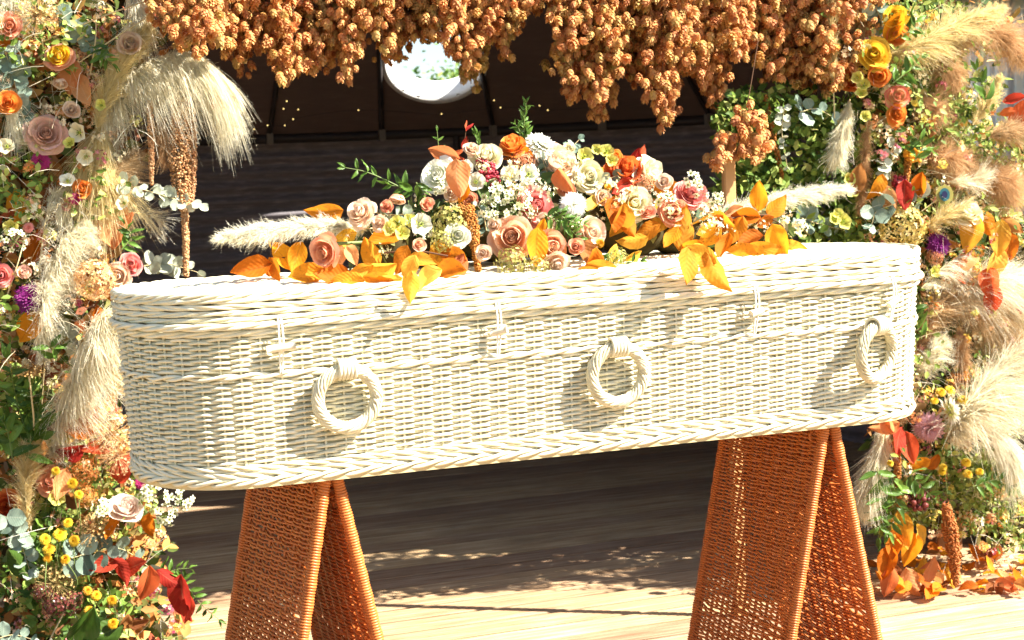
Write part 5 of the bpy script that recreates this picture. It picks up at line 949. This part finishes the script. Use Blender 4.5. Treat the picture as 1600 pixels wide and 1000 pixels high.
for px, py, dm in ((1470, 610, 20), (1487, 607, 20), (1506, 622, 20), (1460, 624, 16), (1476, 728, 18), (1510, 720, 20), (1514, 738, 20), (1472, 735, 16), (1392, 722, 14), (1530, 735, 16)): HD(H_POM, px, py, dm, 'yellowbtn', 'button_flower', 'yellow button flower near the white dahlia on the far column', Y=RY-.14, fl=.7, f=(random.uniform(-.3, .3), .6, .7), stem=(px-4, py+50), group='yellow buttons of the far column')
NL = ['topmost under the bright yellow rose', 'in the middle of three under the yellow rose', 'lowest of three under the yellow rose', 'at the tip of the white pampas of the spray', 'beside the long brown tassel', 'lowest by the long brown tassel', 'at the inner end of the group above the lid', 'largest of the group above the lid', 'topmost of the group above the lid', 'under the crimson-edged rose', 'beneath the purple dahlia']
for px, py, dm in ((1340, 122, 20), (1350, 135, 22), (1346, 147, 20), (1325, 280, 20), (1330, 298, 22), (1335, 300, 20), (1302, 343, 22), (1316, 347, 26), (1310, 335, 18), (1352, 182, 18), (1458, 425, 18)): LI(px, py, dm, 'limecup', 'lime green cup flower '+NL.pop(0), Y=RY-.10, nm='hellebore', group='lime cup flowers of the far column')
for row in ((1372, 292, 44, 250, 'beech_orange', 'red-orange leaf above the eucalyptus discs'), (1386, 312, 50, 280, 'leaf_salmon', 'ribbed red-orange leaf beside the hydrangea'), (1582, 160, 34, 0, 'leaf_red', 'red leaf pointing to the frame edge'), (1596, 178, 60, 60, 'leaf_red', 'dark red leaf beside the tan fan'), (1575, 175, 28, 190, 'leaf_red', 'small scarlet leaf beside the short golden plume'), (1522, 365, 66, 265, 'beech_yellow', 'amber leaf hanging under the cream flower'), (1540, 350, 50, 290, 'beech', 'amber leaf behind the cream flower'), (1562, 372, 60, 268, 'beech_yellow', 'yellow leaf hanging lower at the side'), (1580, 385, 52, 300, 'beech', 'amber leaf turned to the frame edge'), (1556, 415, 60, 262, 'beech_yellow', 'lowest yellow leaf above the pale pampas'), (1580, 350, 40, 330, 'leaf_brown', 'reddish dry leaf beside the amber ones'), (1550, 445, 58, 275, 'leaf_red', 'red leaf hanging in front of the pale pampas'), (1552, 470, 52, 265, 'leaf_red', 'second red leaf below the first hanging one'), (1500, 425, 44, 260, 'leaf_red', 'red leaf behind the thin white grass'), (1510, 410, 50, 30, 'leaf_salmon', 'pinkish leaf behind the thin white grass'), (1440, 290, 44, 270, 'beech_orange', 'amber leaf beneath the orange berries'), (1412, 305, 50, 265, 'leaf_red', 'dark red leaf beside the hydrangea'),
            (1402, 690, 50, 250, 'leaf_red', 'rust red leaf under the coffin corner'), (1384, 668, 46, 200, 'leaf_salmon', 'salmon leaf directly under the coffin corner'), (1420, 700, 54, 280, 'leaf_red', 'dark rust leaf beside the mauve flower'), (1398, 585, 40, 230, 'leaf_red', 'red leaf beside the coffin edge'), (1385, 660, 40, 120, 'leaf_salmon', 'orange leaf touching the coffin base'), (1435, 725, 40, 200, 'beech_orange', 'orange leaf above the low greenery'), (1460, 720, 34, 40, 'beech_orange', 'small orange leaf beside the yellow buttons'), (1340, 280, 50, 80, 'leaf_brown', 'rust leaf behind the lime cups'), (1395, 45, 50, 60, 'beech_orange', 'amber leaf beside the amber rose')): LF(*row[:6], Y=RY-.11)
eucalyptus([(1395, 230), (1382, 260), (1378, 290)], RY-.09, 8, 18, 'euc_pale', label='string of pale round eucalyptus leaves', cat='eucalyptus'); eucalyptus([(1395, 320), (1370, 330), (1362, 350)], RY-.12, 4, 34, 'euc', label='grey-green eucalyptus discs beside the hydrangea', cat='eucalyptus'); eucalyptus([(1368, 10), (1378, 35), (1385, 70)], RY-.08, 9, 24, 'euc', label='dark eucalyptus above the bright yellow rose', cat='eucalyptus'); eucalyptus([(1250, 175), (1275, 170), (1300, 182)], RY-.06, 4, 26, 'euc', label='eucalyptus sprig among the vine leaves', cat='eucalyptus'); eucalyptus([(1225, 170), (1222, 210), (1230, 260)], RY-.05, 8, 14, 'euc_pale', label='pale silvery eucalyptus in the vine', cat='eucalyptus'); eucalyptus([(1250, 340), (1280, 350), (1320, 360)], RY-.02, 7, 24, 'euc', label='shaded eucalyptus above the lid', cat='eucalyptus'); eucalyptus([(1440, 310), (1420, 300), (1410, 320)], RY-.1, 4, 30, 'euc', label='eucalyptus leaves behind the hydrangea', cat='eucalyptus')
rope([(1478, 790), (1485, 830), (1490, 870), (1494, 915)], RY-.16, 24, 1900, 'amaranth_rust', prof=[(0, .5), (.3, 1), (.7, .8), (1, .3)], label='rusty amaranthus tassel hanging over the fallen leaves', cat='amaranthus', group='hanging amaranthus'); rope([(1400, 690), (1402, 740), (1405, 800)], RY-.1, 12, 900, 'amaranth_rust', label='thin amaranthus beneath the coffin corner', cat='amaranthus', group='hanging amaranthus'); rope([(1422, 200), (1420, 240), (1415, 290)], RY-.06, 12, 900, 'amaranth_rust', label='brown amaranthus strand beside the orange berries', cat='amaranthus', group='hanging amaranthus'); rope([(1196, 150), (1212, 230), (1225, 290)], RY+.02, 8, 500, 'amaranth_rust', label='thin red-brown strand hanging through the vine', cat='amaranthus', group='hanging amaranthus')
for pts, n, ll, lab in (([(1370, 730), (1378, 780), (1372, 840)], 8, 40, 'green ruscus hanging beside the trestle'), ([(1395, 740), (1400, 790), (1390, 830)], 7, 38, 'green ruscus beside the drooping cream plume'), ([(1420, 740), (1440, 760), (1470, 790)], 7, 34, 'green ruscus in the low greenery'), ([(1520, 760), (1560, 750), (1600, 770)], 9, 30, 'ruscus branch reaching the frame edge'), ([(1440, 530), (1430, 500), (1428, 470)], 6, 34, 'green sprig behind the coffin corner'), ([(1395, 130), (1420, 110), (1440, 90)], 6, 30, 'green sprig beside the crimson-edged rose'), ([(1400, 60), (1430, 40), (1420, 15)], 6, 30, 'green sprig at the top of the far column'), ([(1540, 160), (1535, 130), (1525, 110)], 3, 40, 'green leaves against the bright gap'), ([(1430, 250), (1440, 225), (1415, 205)], 6, 34, 'green sprig around the orange berries')): sprig(pts, RY-.13, n, ll, 'green', label=lab, cat='ruscus')
# peacock feather
pf = obj('peacock_feather', tube('stem', curve([W(1440, 330, RY-.13), W(1460, 315, RY-.14), W(1476, 304, RY-.15)], 8), .0012, M['stem'], 5), label='peacock feather with a dark blue eye', cat='feather'); M['teal'] = plain('feather_teal', (.02, .10, .12), .35, .5); M['eye'] = plain('feather_eye', (.012, .01, .05), .3, .5); M['olive'] = plain('feather_olive', (.30, .26, .06), .5)
for k, (rr, mt) in enumerate(((.030, 'olive'), (.020, 'teal'), (.011, 'eye'))):
    p = W(1476, 304, RY-.152-.003*k); a = np.linspace(0, 2*math.pi, 24, endpoint=False); V = np.vstack([[p], [p+RT*rr*math.cos(t)*(.8 if k else .9)+UP*rr*math.sin(t)*(1+(0 if k else .12*math.sin(9*t))) for t in a]]); obj(('vane', 'ring', 'eye')[k], mesh('vane', V, np.array([(0, i+1, (i+1) % 24+1) for i in range(24)]), M[mt]), pf)
# leaves fallen on the deck: each its own thing
rl = random.Random(5); k = 0
for i in range(84):
    px = rl.uniform(1375, 1625); py = 928-rl.random()**1.3*66-abs(px-1430)*.08
    p = Wz(px, py, .012+.035*rl.random()*rl.random()); L = rl.uniform(.050, .085); a = rl.uniform(0, 6.28); nz = unit(np.array([rl.uniform(-.7, .7), rl.uniform(-1.0, .3), 1.])); y = np.array([math.cos(a), math.sin(a), 0]); y = unit(y-nz*(y @ nz))
    o = obj('fallen_leaf', LB[i % 10], None, X(p, basisYZ(y, nz), L), M[('beech_orange', 'beech', 'leaf_salmon', 'beech', 'leaf_brown')[i % 5]], label='dry '+('orange', 'amber', 'pinkish salmon', 'amber', 'brown')[i % 5]+' beech leaf lying on the deck under the far flower column', cat='leaf', group='fallen beech leaves on the deck')
for px, py, L, a, m, lab in ((1412, 828, 62, 285, 'beech', 'glossy amber leaf hanging above the pile of fallen leaves'), (1422, 858, 56, 260, 'beech_orange', 'orange leaf hanging close over the fallen leaves'), (1398, 850, 50, 265, 'beech_orange', 'folded orange leaf beside the trestle foot side'), (1388, 880, 56, 262, 'beech_orange', 'curled orange leaf just above the deck by the trestle'), (1436, 838, 40, 280, 'beech_yellow', 'yellow leaf behind the glossy amber one'), (1390, 908, 50, 265, 'leaf_salmon', 'salmon leaf standing on the deck beside the trestle'), (1424, 912, 54, 290, 'leaf_salmon', 'upright salmon leaf with a pale edge on the deck'), (1405, 935, 40, 200, 'leaf_salmon', 'foremost fallen leaf on the bright deck'), (1452, 890, 44, 80, 'leaf_salmon', 'standing leaf in the middle of the fallen pile')): LF(px, py, L, a, m, lab, Y=RY-.12)
# vine twigs and hanging stems
for k, pts in enumerate(([(1185, 60), (1195, 130), (1212, 220), (1232, 300)], [(1300, 60), (1275, 130), (1290, 200)], [(1125, 170), (1180, 140), (1260, 150)], [(1440, 395), (1430, 470), (1420, 560)])): obj('vine_twig', tube('twig', curve([W(p[0], p[1], AY+.02) for p in pts], 16), .0016, M['twig'] if k < 3 else M['stem'], 5), label='thin bare twig '+('trailing from the broad hops down the vine', 'curving behind the upright golden plume', 'crossing above the vine leaves', 'standing beside the lid corner')[k], cat='twig', group='bare twigs of the far column')
# fairy lights along the eave
fl = obj('fairy_light_string', None, label='string of tiny warm fairy lights along the dark eave', cat='fairy lights'); LP = [(347, 203), (397, 202), (418, 196), (445, 196), (443, 170), (448, 158), (458, 186), (466, 171), (560, 172), (690, 178), (772, 157), (782, 168), (843, 165), (856, 172), (940, 167)]; WP = []
for px, py in LP:
    d = ray(px, py)
    for t in np.arange(3.5, 9, .01):
        p = CAM+d*t
        if p[1] > BC[1] and (math.hypot(p[0]-BC[0], p[1]-BC[1]) > BR-.07 or p[2] > EAVE+(BR-math.hypot(p[0]-BC[0], p[1]-BC[1]))*SLOPE-.06): break
    WP.append(p); obj('bulb', mesh('bulb', sv*.0034+p, sf, M['bulb']), fl)
obj('wire', tube('wire', curve([WP[i] for i in (0, 1, 2, 3, 6, 8, 9, 11, 13, 14)], 60), .0012, M['bin_rib'], 4), fl)

# fine dry grass and stalks scattered through both columns
def wisps(name, label, spec, n, Y0, Y1, Lm, mat):
    P = region(spec, n, Y0, Y1); n = len(P); d = unit(rng.normal(size=(n, 3))+np.array([0, -.2, .9])); L = Lm*rng.uniform(.4, 1.3, n); sg = np.array([0, .34, .68, 1.]); k = rng.normal(0, .16, (n, 3))
    PT = P[:, None]+d[:, None]*(L[:, None]*sg)[:, :, None]+k[:, None]*(L[:, None]*sg**2)[:, :, None]+np.array([0, 0, -1.])*(L[:, None]*.35*sg**2)[:, :, None]; sd = unit(np.cross(d, rng.normal(size=(n, 3)))); wd = np.array([1, 1, .8, .3])*.0007
    V = np.stack([PT-sd[:, None]*wd[None, :, None], PT+sd[:, None]*wd[None, :, None]], 2).reshape(-1, 3); F = ((np.arange(n)*8)[:, None, None]+np.array([(0, 1, 3, 2), (2, 3, 5, 4), (4, 5, 7, 6)])[None]).reshape(-1, 4)
    obj(name, mesh(name, V, F, M[mat], {'rnd': np.repeat(rng.random(n), 8), 'pv': np.tile(np.repeat(sg, 2), n)}), label=label, cat='dry grass', kind='stuff')
wisps('dry_grass', 'fine dry grass stems scattered through the near flower column', LEFTR, 420, .88, 1.05, .11, 'pampas'); wisps('dry_grass', 'fine dry grass stems scattered through the far flower column', RIGHTR, 420, .66, .9, .11, 'pampas')

def blossoms(name, label, spec, ncl, Y0, Y1, size, mat, per=16, parent=None):
    C = region(spec, ncl, Y0, Y1); a = np.arange(5)*1.2566; PV = np.vstack([[(0, 0, 0)], np.stack([np.cos(a), np.sin(a), np.full(5, .25)], 1), np.stack([np.cos(a+.628)*.45, np.sin(a+.628)*.45, np.full(5, .1)], 1)])
    PF = np.array([(0, 6+(k-1) % 5, 1+k, 6+k) for k in range(5)]); n = len(C)*per; out = unit(rng.normal(size=(n, 3))+np.asarray(vdir)*.8); rad = np.repeat(rng.uniform(.012, .030, len(C)), per)
    L = np.repeat(C, per, 0)+out*(rad*rng.uniform(.6, 1, n))[:, None]; V, F = inst(PV, PF, randR(n, out, .5), L, size*rng.uniform(.6, 1.2, n)); cl = np.repeat(rng.random(len(C)), per)
    obj(name, mesh(name, V, F, M[mat], {'rnd': np.repeat(np.clip(cl+rng.normal(0, .05, n), 0, 1), len(PV)), 'pv': np.tile(np.array([0]+[1]*5+[.4]*5), n), 'pu': np.zeros(len(V))}), parent, label=None if parent else label, cat=None if parent else 'blossom', kind='stuff')
M['mixblossom'] = bits_mat('mixed_blossom', [(0, (.80, .74, .50)), (.2, (.84, .66, .44)), (.36, (.80, .40, .20)), (.5, (.66, .20, .06)), (.62, (.74, .56, .10)), (.78, (.60, .58, .20)), (.9, (.72, .30, .26)), (1, (.40, .06, .14))], .3)
M['palebloom'] = bits_mat('pale_blossom', [(0, (.84, .80, .62)), (.5, (.74, .72, .40)), (.8, (.80, .58, .32)), (1, (.70, .30, .10))], .3)
blossoms('small_blossom', 'tiny mixed blossoms packed through the near flower column', LEFTR, 330, .95, 1.10, .0075, 'mixblossom'); blossoms('small_blossom', 'tiny mixed blossoms packed through the far flower column', RIGHTR+[(1500, 170, 70, 70), (1400, 130, 60, 90), (1400, 250, 60, 60)], 380, .68, .86, .0080, 'mixblossom')
pts = []
for (x0, y0, z0, r) in core:
    v = unit(rng.normal(size=(9, 3))); v[:, 1] = -np.abs(v[:, 1]); v[:, 2] = np.abs(v[:, 2])*.9; pts.append(np.array([x0, y0-.03, z0])+v*r*1.0)
pts = np.concatenate(pts); _reg = region; region = lambda *a: pts
blossoms('small_blossom', '', None, 0, 0, 0, .0062, 'palebloom', 14, spray); region = _reg


stuffleaf('foliage', 'fresh green and yellow leaves filling the gaps of the far column', [(1400, 60, 60, 60), (1450, 190, 50, 50), (1520, 120, 50, 60), (1530, 210, 60, 40), (1440, 320, 60, 40), (1560, 340, 60, 40), (1410, 450, 30, 60), (1440, 560, 40, 70), (1560, 600, 60, 60), (1470, 700, 90, 40), (1570, 720, 50, 50)], 1500, .66, .86, .022, 'filler_bright')
stuffleaf('foliage', 'fine green leaves filling the gaps of the near column', [(60, 60, 100, 60), (40, 290, 50, 60), (150, 300, 50, 60), (30, 500, 50, 40), (120, 730, 80, 40), (190, 790, 60, 50)], 900, .92, 1.08, .022, 'filler_bright')
# place the spray's origin on the lid
spray.location = (.03, -.05, TOP); inv = Matrix.Translation((-.03, .05, -TOP))
for c in spray.children: c.matrix_parent_inverse = inv
